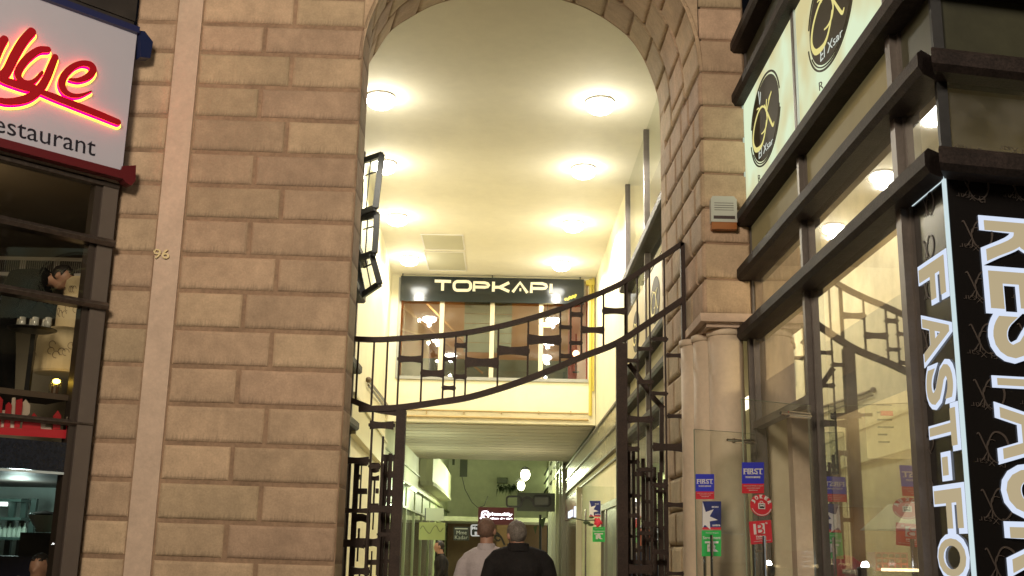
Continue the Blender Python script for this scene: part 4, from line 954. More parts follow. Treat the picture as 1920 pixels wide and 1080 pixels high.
# skyline cut-outs
sk = thing('skyline_cutout', 'red cut-out city skyline standing behind the lower glass of the left restaurant', 'skyline cut-out', LR.w(-.7, 2.3, -.03))
def sky(m, seq, fr, d):
    for pts in seq: m.prism([fr.px(3.175**-1*x, 740+y/3.175) for x, y in pts][::-1], fr.w, d, d+.006)
b = MB(); b0 = 250
seq = [[(-120, 190), (430, 210), (424, 262), (-120, 228)], [(-10, 20), (10, 10), (25, 30), (22, 60), (10, 190), (-10, 190)], [(42, 60), (60, 42), (78, 60), (66, 195), (30, 195)],
       [(104, 30), (140, 22), (142, 60), (124, 196), (92, 196)], [(145, 150), (165, 132), (188, 135), (210, 106), (228, 128), (232, 150), (250, 160), (250, 205), (138, 205)],
       [(324, 125), (345, 100), (352, 92), (358, 102), (372, 125), (366, 205), (322, 205)], [(402, 182), (414, 165), (428, 182), (428, 212), (402, 212)], [(366, 150), (402, 170), (402, 180), (366, 162)]]
sky(b, seq, LR, -.03); part(b, 'red_buildings', mat('skyline_red', (.38, .012, .02), .45, emis=(.5, .01, .02), es=.05), sk)
b = MB(); seq = [[(20, 90), (42, 90), (38, 190), (14, 190)], [(84, 15), (104, 15), (96, 195), (68, 195)], [(142, 50), (165, 25), (192, 60), (188, 110), (150, 150), (138, 150), (124, 195), (128, 195)],
                 [(232, 143), (284, 148), (282, 190), (320, 190), (318, 206), (250, 200)], [(410, 130), (432, 110), (450, 130), (446, 282), (414, 282)]]
sky(b, seq, LR, -.045); part(b, 'pale_buildings', mat('skyline_pale', (.6, .5, .42), .5), sk)
# sign board above
sg = thing('shop_sign', 'white restaurant sign with glowing red handwriting above the left facade', 'shop sign', LR.w(-.6, 4.78, .2))
DS = .16
LS = Frame(*(LR.o+LR.n*DS).xy, LR.t.x, LR.t.y)
q = quad(LS, [(80, 0), (256, 66), (230, 319), (0, 262)])
zt = (q[0][1]+q[1][1])/2; zb = (q[2][1]+q[3][1])/2; sr = (q[1][0]+q[2][0])/2
b = MB(); b.fbox(LS, -3., sr, zb, zt, -.12, 0); part(b, 'board', mat('sign_white', (.36, .345, .37), .35, noise=[(1.5, .03)], emis=(.7, .64, .74), es=.12), sg)
b = MB(); b.fbox(LS, -3., sr+.0, zt, zt+.06, -.1, .05); part(b, 'top_rail', mat('navy_rail', (.02, .025, .09), .4), sg)
b = MB(); b.fbox(LS, -3., sr+.02, zb-.075, zb, -.1, .02); part(b, 'bottom_rail', mat('red_rail', (.10, .006, .01), .4), sg)
z8 = lambda x, y: (x/3.086, y/3.086)
ls = lambda x, y: LS.px(x/3.086, y/3.086)
SC = .0076*3.086/3.086  # metres per source pixel on the board
sx = abs(ls(500, 400)[0]-ls(300, 400)[0])/200
def lst(pts, wd_): return [ls(*p) for p in pts], [x*sx*1.12 for x in wd_] if isinstance(wd_, list) else wd_*sx*1.12
G = [([(168, 196), (120, 250), (72, 330), (35, 405), (10, 440), (-30, 455), (-90, 440)], [46, 48, 48, 46, 50, 44, 40]),
     ([(262, 298), (215, 300), (165, 330), (120, 375), (90, 430), (100, 470), (140, 490), (185, 478), (228, 430)], [32, 36, 40, 40, 38, 30, 26, 24, 16]),
     ([(303, 342), (280, 400), (255, 460), (218, 520), (165, 568), (100, 592), (20, 598), (-60, 580)], [34, 38, 40, 44, 44, 40, 34, 24]),
     ([(-60, 430), (0, 470), (60, 492), (130, 512), (180, 520)], [26, 36, 40, 46, 40]),
     ([(388, 470), (440, 474), (495, 452), (522, 415), (505, 385), (455, 378), (400, 402), (355, 450), (342, 500), (360, 540), (400, 562), (450, 562), (512, 538)], [14, 26, 36, 38, 36, 30, 34, 38, 38, 34, 26, 20, 8]),
     ([(205, 535), (300, 572), (420, 618), (540, 665), (665, 716)], [26, 36, 38, 38, 34]),
     ([(10, 240), (-15, 280), (-50, 360), (-90, 420)], [40, 44, 44, 40])]
def off_(p, a): return [(x+a[0], z+a[1]) for x, z in p]
for nm, m_, d0, d1, ex, sh in (('glow_rim', glow('neon_yellow', (1, .58, .05), 4), .006, .012, .024, (.010, -.012)),
                           ('neon_red_rim', glow('neon_red', (1, .0, .03), 14), .012, .034, .0, (.006, -.008)),
                           ('letter', mat('letter_red', (.33, .006, .012), .35, emis=(.5, .005, .01), es=.12), .045, .06, 0, (0, 0))):
    b = MB()
    for i, (pts, wd_) in enumerate(G):
        p_, w_ = lst(pts, wd_); b.ribbon(off_(p_, sh), [x+ex for x in w_], LS.w, d0+i*.0004, d1+i*.0004, 6)
        for e_ in (p_[0], p_[-1]):
            wi = (w_[0] if e_ is p_[0] else w_[-1])+ex
            b.prism([(e_[0]+sh[0]+wi/2*math.cos(a*math.pi/8), e_[1]+sh[1]+wi/2*math.sin(a*math.pi/8)) for a in range(16)], LS.w, d0+i*.0004+.0002, d1+i*.0004+.0002)
    part(b, nm, m_, sg)
b = MB(); v, f = glyphs('Restaurant', 0.); x1 = max(p.x for p in v); y1 = max(p.y for p in v)
text(b, 'Restaurant', [LS.px(-48, 210), LS.px(180, 266), LS.px(178, 293), LS.px(-48, 237)], LS.w, .002, bold=.0, pad=(0, x1, 0, y1*.82)); part(b, 'lettering', mat('ink', (.012, .012, .02), .4), sg)
# brackets
bk = thing('sign_bracket', 'blue folded bracket at the top right corner of the white sign', 'bracket', LS.w(sr, zt-.1))
b = MB(); pts = [LS.px(*p) for p in ((258, 58), (270, 60), (285, 80), (280, 110), (262, 108), (262, 82))]; b.prism(pts[::-1], LS.w, -.08, .02)
part(b, 'arm', mat('bracket_blue', (.01, .018, .07), .4), bk)
bk = thing('sign_bracket', 'red folded bracket at the bottom right corner of the white sign', 'bracket', LS.w(sr, zb-.1))
b = MB(); pts = [LS.px(*p) for p in ((228, 312), (253, 311), (252, 340), (244, 349), (234, 343), (222, 328))]; b.prism(pts[::-1], LS.w, -.08, .022)
part(b, 'arm', MATS['red_rail'], bk)
# ---- inside of the left restaurant
li = thing('shop_interior', 'dim two-storey room behind the glass of the left restaurant', 'shop interior', LR.w(-1.5, .0, -1.5))
def lbox(m, s0, s1, z0, z1, d0, d1): m.fbox(LR, s0, s1, z0, z1, d0, d1)
FPL = [(-3.74, 9.30), (-3.74, 12.6), (-9, 12.6), (-9, 7.6), (-6.0, 7.12)]
b = MB(); b.box(-3.74, -3.62, 9.56, 12.6, .0, 4.9); b.box(-9, -3.7, 12.6, 12.7, 2.2, 4.9); part(b, 'wall', mat('dim_wall', (.34, .30, .22), .8, noise=[(1, .1)]), li)
b = MB(); b.prism(FPL, lambda x, y, d: Vector((x, y, d)), 4.72, 4.8); part(b, 'ceiling', mat('dim_ceiling', (.26, .21, .15), .8), li)
b = MB(); b.prism(FPL, lambda x, y, d: Vector((x, y, d)), 2.08, 2.3); part(b, 'upper_floor', mat('dark_slab', (.05, .04, .035), .6), li)
b = MB(); b.box(-9, -3.75, 11.2, 11.5, 4.36, 4.40); part(b, 'ceiling_step', WHITE, li)
b = MB(); b.box(-9, -3.7, 12.6, 12.7, .0, 2.1); part(b, 'kitchen_wall', mat('kitchen_wall', (.42, .52, .48), .5, noise=[(2, .15)]), li)
lamp('light', (-5.0, 8.9, 4.3), 10, (1, .74, .42), .2, li); lamp('light', (-4.9, 11.2, 1.9), 22, (.75, 1, .95), .1, li)
# vent grille
D1 = Frame(*(LR.o+LR.n*-1.2).xy, LR.t.x, LR.t.y)
vg = thing('vent_grille', 'long white vent grille behind the bending man', 'vent grille', D1.w(-1, 3.6))
D2 = Frame(0, 10.9, 1, 0)
def d2q(x0, y0, x1, y1): return [D2.px(x0, y0), D2.px(x1, y0), D2.px(x1, y1), D2.px(x0, y1)]
a = D2.px(-30, 516); c = D2.px(178, 484)
b = MB(); b.fbox(D2, a[0], c[0], a[1], c[1], -.05, 0); part(b, 'frame', WHITE, vg)
b = MB()
for i in range(3):
    x0 = a[0]+.06+i*(c[0]-a[0]-.06)/3; x1 = x0+(c[0]-a[0]-.06)/3-.06; b.fbox(D2, x0, x1, a[1]+.04, c[1]-.04, .001, .004)
part(b, 'opening', BLACK, vg)
b = MB()
for i in range(46):
    x = a[0]+.07+i*(c[0]-a[0]-.12)/46; b.fbox(D2, x, x+.006, a[1]+.04, c[1]-.04, .004, .012)
part(b, 'slats', mat('slat_grey', (.25, .24, .21), .5), vg)
# stacked drums
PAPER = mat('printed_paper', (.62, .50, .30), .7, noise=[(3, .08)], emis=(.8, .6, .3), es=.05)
DY = 9.75
def drum(label, xc, y0, y1, wpx, Y):
    c = P(xc, y1, Y=Y); zt_ = P(xc, y0, Y=Y).z; r = wpx/2/2050*Y
    t = thing('paper_drum', label, 'drum', c, 'paper-covered drums stacked behind the glass')
    b = MB(); b.lathe((c.x, c.y, 0), [(r*.96, c.z), (r, c.z+.02), (r, zt_-.12), (r*.93, zt_-.04), (r*.7, zt_)], 32); part(b, 'body', PAPER, t)
    b = MB()
    for k in range(10):
        a0 = R(200+random.random()*150); z = c.z+.06+random.random()*(zt_-c.z-.2)
        pts = [(a0+.12*math.cos(j), z+.03*math.sin(j)) for j in [x*.35 for x in range(15)]]
        i0 = [Vector((c.x+(r+.002)*math.cos(u), c.y+(r+.002)*math.sin(u), v_)) for u, v_ in pts]
        b.tube(i0, .0025, 4)
    part(b, 'printed_mark', mat('mark_brown', (.16, .1, .06), .7), t)
drum('lowest paper-covered drum, its side facing the glass above the small lamp', 115, 618, 702, 100, DY)
drum('middle paper-covered drum of the stack beside the tray of glasses', 140, 556, 622, 72, DY+.2)
drum('topmost paper-covered drum, in front of the bending man\'s face', 150, 522, 560, 60, DY+.3)
# small lamp
c = P(102, 740, Y=9.35); t = thing('table_lamp', 'small glowing glass lamp on the ledge in the left window', 'table lamp', c)
b = MB(); b.lathe(c, [(.045, 0), (.05, .01), (.05, .10), (.045, .12)], 16); part(b, 'glass_jar', DOORG, t)
b = MB(); b.ball(c+Vector((.005, 0, .115)), (.032, .032, .022)); part(b, 'flame', glow('flame', (1, .6, .08), 22), t, smooth=True)
b = MB(); b.lathe(c, [(.03, .01), (.03, .07)], 12); part(b, 'candle', mat('dark_wax', (.1, .04, .01), .4), t)
b = MB(); lbox(b, -3, -.2, P(100, 745, Y=9.35).z-.03, P(100, 741, Y=9.35).z, -.5, -.06); single(b, 'window_ledge', mat('ledge', (.10, .07, .05), .4), 'dark ledge under the small glowing lamp', 'ledge')
# tray of glasses
c = P(60, 621, Y=9.2); t = thing('glass_tray', 'dark tray of upturned glasses behind the left window', 'tray', c)
b = MB(); b.lathe(c, [(.16, 0), (.2, .015), (.2, .02), (.0, .02)], 24); b.bar(c+Vector((.0, .05, -.02)), c+Vector((.0, .05, -.6)), .04, .04); part(b, 'tray', BLACK, t)
for k in range(6):
    b = MB(); a = c+Vector((-.13+.055*k, .05*(-1)**k*.8, .022)); b.lathe(a, [(.025, 0), (.03, .03), (.028, .09), (.012, .095)], 12); part(b, 'glass', mat('drinking_glass', (.5, .5, .45), .1, spec=1.), t, smooth=True)
# grinder and kitchen
c = P(80, 1006, Y=10.6)
def k2(y): return P(80, y, Y=10.6).z
t = thing('coffee_grinder', 'coffee grinder with a clear hopper behind the lower left glass', 'coffee grinder', (c.x, c.y, k2(1045)))
b = MB(); b.rings([((c.x, c.y, z), (r, 0, 0), (0, r, 0)) for z, r in ((k2(998), .07), (k2(990), .08), (k2(975), .13), (k2(966), .15), (k2(962), .0))], 20); part(b, 'hopper', mat('hopper', (.35, .42, .36), .2), t)
b = MB(); b.box(c.x-.17, c.x+.15, c.y-.1, c.y+.1, k2(1046), k2(999)); part(b, 'body', mat('dark_case', (.02, .025, .022), .3), t)
b = MB(); b.lathe((c.x, c.y, 0), [(.15, k2(963)), (.03, k2(958)), (.0, k2(957))], 20); part(b, 'lid', BLACK, t)
b = MB(); a = D2.px(-60, 1060); e = D2.px(150, 1044); b.fbox(D2, a[0]-1, e[0], .2, e[1], .0, .5); single(b, 'kitchen_counter', mat('counter_dark', (.02, .022, .05), .25), 'dark counter with a bluish edge under the coffee grinder', 'counter')
t = thing('kitchen_shelf', 'lit kitchen shelves with bottles left of the coffee grinder', 'shelf', D2.w(*D2.px(20, 1040), -.9))
KS = Frame(0, 12.0, 1, 0); b = MB()
def kq(m, x0, y0, x1, y1, d0=0, d1=.03): a = KS.px(x0, y1); c = KS.px(x1, y0); m.fbox(KS, a[0], c[0], a[1], c[1], d0, d1)
for y in (938, 972, 1008): kq(b, -60, y, 62, y+2.5, 0, .3)
for x in (-40, 20, 42, 60): kq(b, x, 935, x+2.5, 1042, 0, .05)
part(b, 'rack', mat('rack_dark', (.04, .07, .06), .4), t)
b = MB(); kq(b, -40, 943, 19, 948, .05, .1); part(b, 'tube_lamp', glow('cool_tube', (.8, 1, .95), 5), t)
for x in range(-30, 60, 9):
    b = MB(); a = KS.px(x, 1008); b.lathe((a[0], 11.9, a[1]), [(.02, 0), (.024, .01), (.024, .09), (.009, .12), (.009, .15)], 10); part(b, 'bottle', mat('bottle_%d' % (x % 3), [(.5, .6, .5), (.1, .2, .12), (.4, .35, .2)][x % 3], .2), t)
t = thing('drink_bottle', 'bottle of yellow liquid right of the coffee grinder', 'bottle', P(101, 1040, Y=10.4))
c = P(101, 1041, Y=10.4); b = MB(); b.lathe(c, [(.035, 0), (.04, .02), (.035, .16), (.014, .2), (.014, .24)], 14); part(b, 'glass', mat('pale_bottle', (.5, .55, .4), .15), t, smooth=True)
b = MB(); b.lathe(c, [(.041, .0), (.0415, .08)], 14); part(b, 'liquid', mat('yellow_liquid', (.5, .3, .02), .2), t)
# ================================================================== DEEP PASSAGE (under and beyond the footbridge)
GL_ = mat('shop_green', (.52, .54, .36), .6, noise=[(.6, .12)])
ds = thing('shop_row', 'row of pale green-lit shops along the left side of the far passage', 'shop row', (-3, 33, .0))
FL = Frame(-2.98, 26.9, 0, 1)
b = MB(); b.fbox(FL, 0, 45, 3.35, 4.3, -.3, .0); b.fbox(FL, 0, 11.2, 4.3, 4.5, -.3, 0); part(b, 'fascia', GL_, ds)
b = MB(); b.fbox(FL, 0, 45, 3.30, 3.36, -.05, .12); b.fbox(FL, 0, 45, 2.62, 2.68, 0, .06); b.fbox(FL, 0, 11.2, 3.85, 3.88, 0, .05); part(b, 'trim', mat('green_trim', (.22, .24, .12), .5), ds)
b = MB(); b.fbox(FL, 0, 45, .0, 2.95, -1.6, -1.5); b.fbox(FL, 0, 45, 2.68, 3.3, -.1, 0); part(b, 'shop_wall', mat('shop_grey_green', (.34, .40, .28), .5, noise=[(.7, .2)]), ds)
for s_ in (0, 3.2, 6.4, 9.6, 13, 17, 21, 26, 31):
    m = MB(); m.fbox(FL, s_, s_+.12, .0, 3.3, -.1, .04); part(m, 'pillar', mat('green_pillar', (.36, .40, .22), .5), ds)
for s_, e in ((.12, 3.2), (3.32, 6.4), (6.52, 9.6), (9.72, 13), (13.12, 17), (17.12, 21)):
    part(pane(FL, s_, e, .3, 2.6), 'window', SHOPG, ds)
m = MB(); m.fbox(FL, .3, 12.5, 1.55, 2.35, -1.49, -1.45); part(m, 'lit_panel', glow('shop_panel_glow', (.72, .85, .62), .55), ds)
# balcony boxes
bb = thing('balcony', 'pale green balcony box with a rounded end over the left far shops', 'balcony', (-2.9, 45, 3.7))
b = MB()
pr = [(-2.98, 38.4), (-2.75, 38.4), (-2.55, 38.8), (-2.5, 40), (-2.45, 45), (-2.5, 51), (-2.98, 52)]
b.add([(x, y, 3.75) for x, y in pr]+[(x, y, 4.75) for x, y in pr], [tuple(range(7))[::-1], tuple(range(7, 14))]+[(i, (i+1) % 7, 7+(i+1) % 7, 7+i) for i in range(7)]); part(b, 'parapet', GL_, bb)
b = MB(); b.add([(x+.03, y, 3.62) for x, y in pr]+[(x+.03, y, 3.75) for x, y in pr], [tuple(range(7))[::-1], tuple(range(7, 14))]+[(i, (i+1) % 7, 7+(i+1) % 7, 7+i) for i in range(7)]); part(b, 'slab', GREENW, bb)
bw = thing('courtyard_building', 'green-lit plain building wall closing the view beyond the footbridge', 'building', (0, 60, .0))
b = MB(); b.box(-8, 5, 58, 58.3, 2.9, 20); b.box(-3.2, -3.0, 38.3, 58, 4.3, 20); part(b, 'wall', GREENW, bw)
WF = Frame(0, 58, 1, 0)
for x0, y0, x1, y1 in ((862, 858, 877, 894), (848, 856, 853, 872), (834, 853, 839, 868)):
    m = MB(); a = WF.px(x0, y1); c = WF.px(x1, y0); m.fbox(WF, a[0], c[0], a[1], c[1], -.02, .05); part(m, 'window', mat('dark_window', (.05, .06, .03), .3), bw)
m = MB(); a = WF.px(932, 907); c = WF.px(952, 898); m.box(a[0], c[0], 57, 58, a[1], c[1]); part(m, 'air_conditioner', mat('dark_unit', (.06, .07, .03), .5), bw)
m = MB(); m.box(-3, 2.2, 52, 57.9, 2.75, 2.95); part(m, 'canopy', GREENW, bw)
m = MB(); m.box(-3, 2.2, 57.9, 58, .1, 2.9); part(m, 'ground_wall', mat('far_brown', (.16, .10, .05), .7, noise=[(.5, .3)]), bw)
wp = thing('hanging_wire', 'thin dark wire sagging across the green courtyard wall', 'wire', P(890, 900, Y=50))
m = MB(); m.tube([P(*q, Y=50) for q in ((866, 893), (872, 918), (885, 942), (896, 952), (908, 948), (915, 930))], .02, 5); part(m, 'strand', DARKF, wp)
pt_ = thing('hanging_plant', 'small dark plant trailing below the air conditioner', 'plant', P(945, 915, Y=56))
m = MB()
for i in range(60):
    a = P(random.uniform(930, 965), random.uniform(907, 917), Y=56.5); d = Vector((random.uniform(-.1, .1), 0, random.uniform(-.5, -.1)))
    m.add([a, a+Vector((.07, 0, 0)), a+d+Vector((.03, 0, 0))], [(0, 1, 2)])
part(m, 'leaves', mat('dark_leaf', (.03, .05, .015), .6), pt_)
# right side beyond
rr2 = thing('shop_row', 'row of dark shopfronts with steel posts along the right side of the far passage', 'shop row', (2.2, 42, .0))
FR = Frame(2.18, 80, 0, -1)   # s = 80 - Y
b = MB(); b.fbox(FR, 22, 41, 4.3, 9, -.3, 0); b.fbox(FR, 22, 38, 3.1, 4.2, -.3, 0); b.fbox(FR, 22, 38, .0, 3.1, -.6, -.4); part(b, 'wall', mat('far_cream', (.5, .5, .28), .6, noise=[(1, .1)]), rr2)
b = MB(); b.fbox(FR, 22, 41.4, 4.6, 5.6, .01, .03); part(b, 'lit_window_band', glow('band_glow', (.80, .95, .45), 1.3), rr2)
for z in (4.4, 4.85, 5.3):
    m = MB(); m.fbox(FR, 22, 41.4, z, z+.07, .1, .16); part(m, 'rail', DARKF, rr2)
for s_ in (41.2, 39.2, 36.5, 33, 29):
    m = MB(); m.fbox(FR, s_, s_+.15, .0, 6, -.02, .2); part(m, 'post', mat('steel_post', (.25, .25, .2), .3, .6), rr2)
m = MB(); m.fbox(FR, 22, 38, .3, 2.9, -.38, -.36); part(m, 'shop_glow', glow('far_shop_glow', (1, .95, .72), .8), rr2)
dt = thing('display_pole', 'dark pole display with small triangular flags outside the far right shops', 'display pole', P(1015, 1030, Y=44))
m = MB(); m.tube([P(1013, 965, Y=44), P(1013, 1060, Y=44)], .05, 6); part(m, 'pole', DARKF, dt)
for q in (((1010, 976), (1024, 969), (1018, 992)), ((1000, 988), (1008, 984), (1004, 1002))): 
    m = MB(); p_ = [P(*a, Y=43.9) for a in q]; m.add(p_+[p+Vector((0, .03, 0)) for p in p_], [(0, 1, 2), (5, 4, 3), (0, 3, 4, 1), (1, 4, 5, 2), (2, 5, 3, 0)]); part(m, 'flag', mat('dark_green_flag', (.05, .08, .03), .6), dt)
# red shopfront and doors on the right, under the footbridge
rsf = thing('shopfront', 'dark red shopfront on the right under the footbridge', 'shopfront', (2.2, 36, .0))
b = MB(); b.fbox(RF, -31.9, -22.0, 2.5, 3.2, .01, .09); part(b, 'fascia', mat('dark_red', (.16, .03, .025), .4, noise=[(1, .2)]), rsf)
b = MB(); b.fbox(RF, -31.9, -22.2, .2, 2.48, .01, .05); part(b, 'glazing', mat('brown_glazing', (.10, .07, .045), .15), rsf)
b = MB(); b.fbox(RF, -23.0, -22.6, 2.45, 2.75, .10, .16); b.fbox(RF, -26.5, -24.5, 2.52, 2.72, .10, .13); part(b, 'lit_box', glow('bluewhite', (.75, .85, 1), 1.6), rsf)
b = MB(); b.fbox(RF, -22.0, -21.75, .0, 3.25, .0, .16); part(b, 'pilaster', mat('white_pilaster', (.55, .5, .38), .5), rsf)
dr = thing('steel_door', 'grey steel door open in the cream right wall behind the right gate post', 'door', (2.1, 19, .0))
b = MB(); a = RF.px(1136, 945); c = RF.px(1156, 1040); b.fbox(RF, a[0], -9.9, .0, a[1]-.15, .0, .05); part(b, 'leaf', mat('grey_door', (.22, .22, .18), .35, .5), dr)
b = MB(); b.fbox(RF, a[0]-.12, a[0], .0, a[1], .0, .1); b.fbox(RF, a[0], -9.9, a[1]-.15, a[1]-.02, .0, .1); part(b, 'frame', mat('brown_frame', (.12, .10, .07), .4), dr)
# poster door
PF = Frame(1.5, 22, 1, 0)
gd = thing('glass_door', 'open glass door in the passage carrying the star poster and green card', 'glass door', (2.1, 22, .0))
b = MB(); b.fbox(PF, .02, .66, .17, 2.75, -.006, .006); part(b, 'pane', DOORG, gd)
for x in (1098, 1137):
    s_, _ = PF.px(x, 1040); m = MB(); m.fbox(PF, s_-.015, s_+.015, .15, 2.3, -.02, .02); part(m, 'stile', mat('chrome', (.7, .7, .7), .12, 1.), gd)
starcard(PF, 1105, 939, 1126, 969, 'small dark blue poster with a white star on the passage door', 'cards on the passage door')
trcard(PF, 1111, 988, 1134, 1016, 'small green TR card on the passage door', 'cards on the passage door')
rose = thing('rose', 'red artificial rose on a thin dark stem between the star poster and the green card', 'rose', P(1121, 980, Y=21.8))
c = P(1121, 979, Y=21.8); m = MB(); random.seed(3)
for i in range(16):
    a = i*2.4; r_ = .012+.004*i; m.ball(c+Vector((math.cos(a)*r_, math.sin(a)*r_*.5, math.sin(a)*r_)), (.03, .012, .03), 8, 5)
part(m, 'bloom', mat('rose_red', (.55, .01, .03), .5), rose, smooth=True)
m = MB(); m.tube([P(1072, 971, Y=21.8), P(1095, 976, Y=21.8), P(1116, 975, Y=21.8)], .012, 6); part(m, 'stem', mat('dark_stem', (.03, .04, .02), .6), rose)
m = MB()
for q in ((1100, 980, .07), (1108, 984, .06), (1109, 970, .05)): m.ball(P(q[0], q[1], Y=21.8), (q[2], .01, q[2]*.45), 8, 5)
part(m, 'leaf', mat('dark_leaf', (.03, .05, .015), .6), rose)
# hanging signs
def sgn(label, Y, px, m_board, th=.12, name='shop_sign'):
    f_ = Frame(0, Y, 1, 0); a = f_.px(px[0], px[3]); c = f_.px(px[2], px[1])
    t = thing(name, label, 'shop sign', f_.w((a[0]+c[0])/2, a[1])); b = MB(); b.fbox(f_, a[0], c[0], a[1], c[1], -th, 0); part(b, 'board', m_board, t); return f_, t
f_, t = sgn('dark red lit tea-room sign at the end of the passage', 45, (896, 952, 964, 983), mat('maroon', (.09, .015, .025), .4, emis=(.5, .06, .08), es=.06))
b = MB(); text(b, 'piccadilly', quad(f_, [(916, 960), (961, 962), (961, 969), (916, 968)]), f_.w, .01, bold=.03)
text(b, 'salon de thé', quad(f_, [(916, 970), (961, 971), (961, 974), (916, 973.5)]), f_.w, .01, bold=.05)
b.ribbon([f_.px(*p) for p in ((900, 972), (903, 970), (904, 961), (908, 959), (915, 960), (915, 970), (908, 971), (906, 966), (910, 964), (913, 966))], [.05]*10, f_.w, .01, .02, 3)
part(b, 'lettering', glow('white_neon', (1, .95, 1), 3.5), t)
f_, t = sgn('dark hanging board with a pair of spectacles cut out over its left edge', 41, (969, 925, 1041, 958), mat('slate_board', (.10, .11, .09), .4))
b = MB()
def ring_(x0, y0, x1, y1, wd_):
    pts = [f_.px(*p) for p in rr_(x0, y0, x1, y1, 5)]; b.ribbon(pts, wd_, f_.w, .02, .10, 0)
ring_(950, 931, 977, 950, .07); ring_(1000, 930, 1031, 949, .07); b.ribbon([f_.px(*p) for p in ((978, 940), (984, 934), (992, 934), (999, 940))], .09, f_.w, .02, .10, 4)
part(b, 'spectacle_frame', BLACK, t)
b = MB(); a = f_.px(1003, 946); c = f_.px(1028, 933); b.fbox(f_, a[0], c[0], a[1], c[1], .012, .03); part(b, 'lens', mat('lens_grey', (.22, .22, .22), .2), t)
f_, t = sgn('black shop sign with two lines of pale script left of the walking men', 38, (850, 988, 880, 1013), mat('sign_dark', (.03, .03, .022), .4))
b = MB(); text(b, 'Mme', quad(f_, [(856, 995), (875, 995), (875, 1002), (856, 1002)]), f_.w, .01, bold=.0); text(b, 'Kadar', quad(f_, [(853, 1004), (877, 1004), (877, 1011), (853, 1011)]), f_.w, .01, bold=-.01)
b.ribbon([f_.px(853, 991), f_.px(877, 991.5)], .035, f_.w, .01, .015, 0); part(b, 'lettering', mat('pale_script', (.5, .5, .38), .5, emis=(.6, .6, .45), es=.2), t)
f_, t = sgn('black rounded sign reading Medi B partly behind the man in the pale shirt', 40, (883, 984, 912, 1005), BLACK)
b = MB(); b.ribbon([f_.px(*p) for p in rr_(883.5, 984.5, 911, 1004.5, 3)], .04, f_.w, .01, .02, 0); text(b, 'Medi', quad(f_, [(885, 987), (903, 987), (903, 993), (885, 993)]), f_.w, .01, bold=.03)
text(b, 'B', quad(f_, [(890, 997), (896, 997), (896, 1003), (890, 1003)]), f_.w, .01, bold=.05); part(b, 'lettering', glow('sign_white_glow', (.9, .9, .8), .6), t)
f_, t = sgn('yellow-green cloth banner with a faint scalloped line over the left shop', 33, (785, 980, 835, 1012), mat('banner', (.5, .55, .2), .7, emis=(.6, .7, .25), es=.12), .03)
b = MB(); b.ribbon([f_.px(*p) for p in ((788, 992), (793, 986), (799, 995), (806, 1000), (812, 990), (818, 986), (825, 997), (831, 990))], .02, f_.w, .004, .008, 4); part(b, 'drawn_line', mat('drawn', (.25, .28, .12), .6), t)
f_, t = sgn('small black-framed panel sign on the left fascia', 31, (796, 953, 832, 976), mat('panel_grey', (.4, .42, .3), .5))
b = MB(); a = f_.px(796, 976); c = f_.px(799, 953); b.fbox(f_, a[0], c[0], a[1], c[1], -.3, .02); part(b, 'side', BLACK, t)
f_, t = sgn('brown banner with a dark curved monogram between the two walking men', 35, (930, 985, 968, 1060), mat('brown_banner', (.14, .085, .03), .6, noise=[(2, .2)]), .03)
b = MB(); b.ribbon([f_.px(*p) for p in ((928, 998), (934, 1001), (941, 1010), (946, 1022))], .06, f_.w, .004, .01, 4); b.ribbon([f_.px(*p) for p in ((936, 1006), (931, 1004), (928, 1009), (934, 1014), (938, 1011))], .05, f_.w, .004, .01, 4)
part(b, 'monogram', BLACK, t)
# floodlights in the courtyard
fl0 = None
for k, (x, y, r_, lb) in enumerate([(985, 890, .16, 'upper glaring floodlight in the far courtyard'), (977, 911, .13, 'lower glaring floodlight in the far courtyard')]):
    c = P(x, y, Y=47)
    t = thing('floodlight', lb, 'floodlight', c, 'floodlights in the far courtyard')
    b = MB(); b.ball(c, (r_*1.2, r_, r_*1.5)); part(b, 'bulb', glow('flood_glow', (1, 1, .65), 30), t, smooth=True)
    b = MB(); b.box(c.x-.03, c.x+.03, c.y, c.y+11, c.z+.2, c.z+.26); b.lathe(c+Vector((0, 0, .18)), [(.25, 0), (.12, .12), (.03, .16)], 12); part(b, 'housing', DARKF, t)
lamp('light', P(985, 893, Y=46.2), 900, (.92, 1, .60), .2, t)
lamp('light', (-.6, 47, 4.0), 420, (.92, 1, .62), .2, t)
# tubes under the footbridge
t0 = None
for k, (x, y) in enumerate([(-2.2, 29.5), (-2.2, 34)]):
    t = thing('tube_lamp', ['nearer', 'farther'][k]+' tube lamp along the left fascia under the footbridge', 'tube lamp', (x, y, 3.2), 'tube lamps under the footbridge')
    b = MB(); b.tube([(-2.8, y-1, 3.22), (-2.8, y+1, 3.22)], .03, 8); part(b, 'tube', glow('green_tube', (.8, 1, .6), 5), t)
    b = MB(); b.box(-2.98, -2.78, y-1.05, y+1.05, 3.25, 3.29); part(b, 'shade', WHITE, t)
    lamp('light', (-2.3, y, 2.9), 70, (.88, 1, .66), .3, t)
lamp('light', (.6, 34, 2.9), 55, (1, .92, .6), .3, rsf)
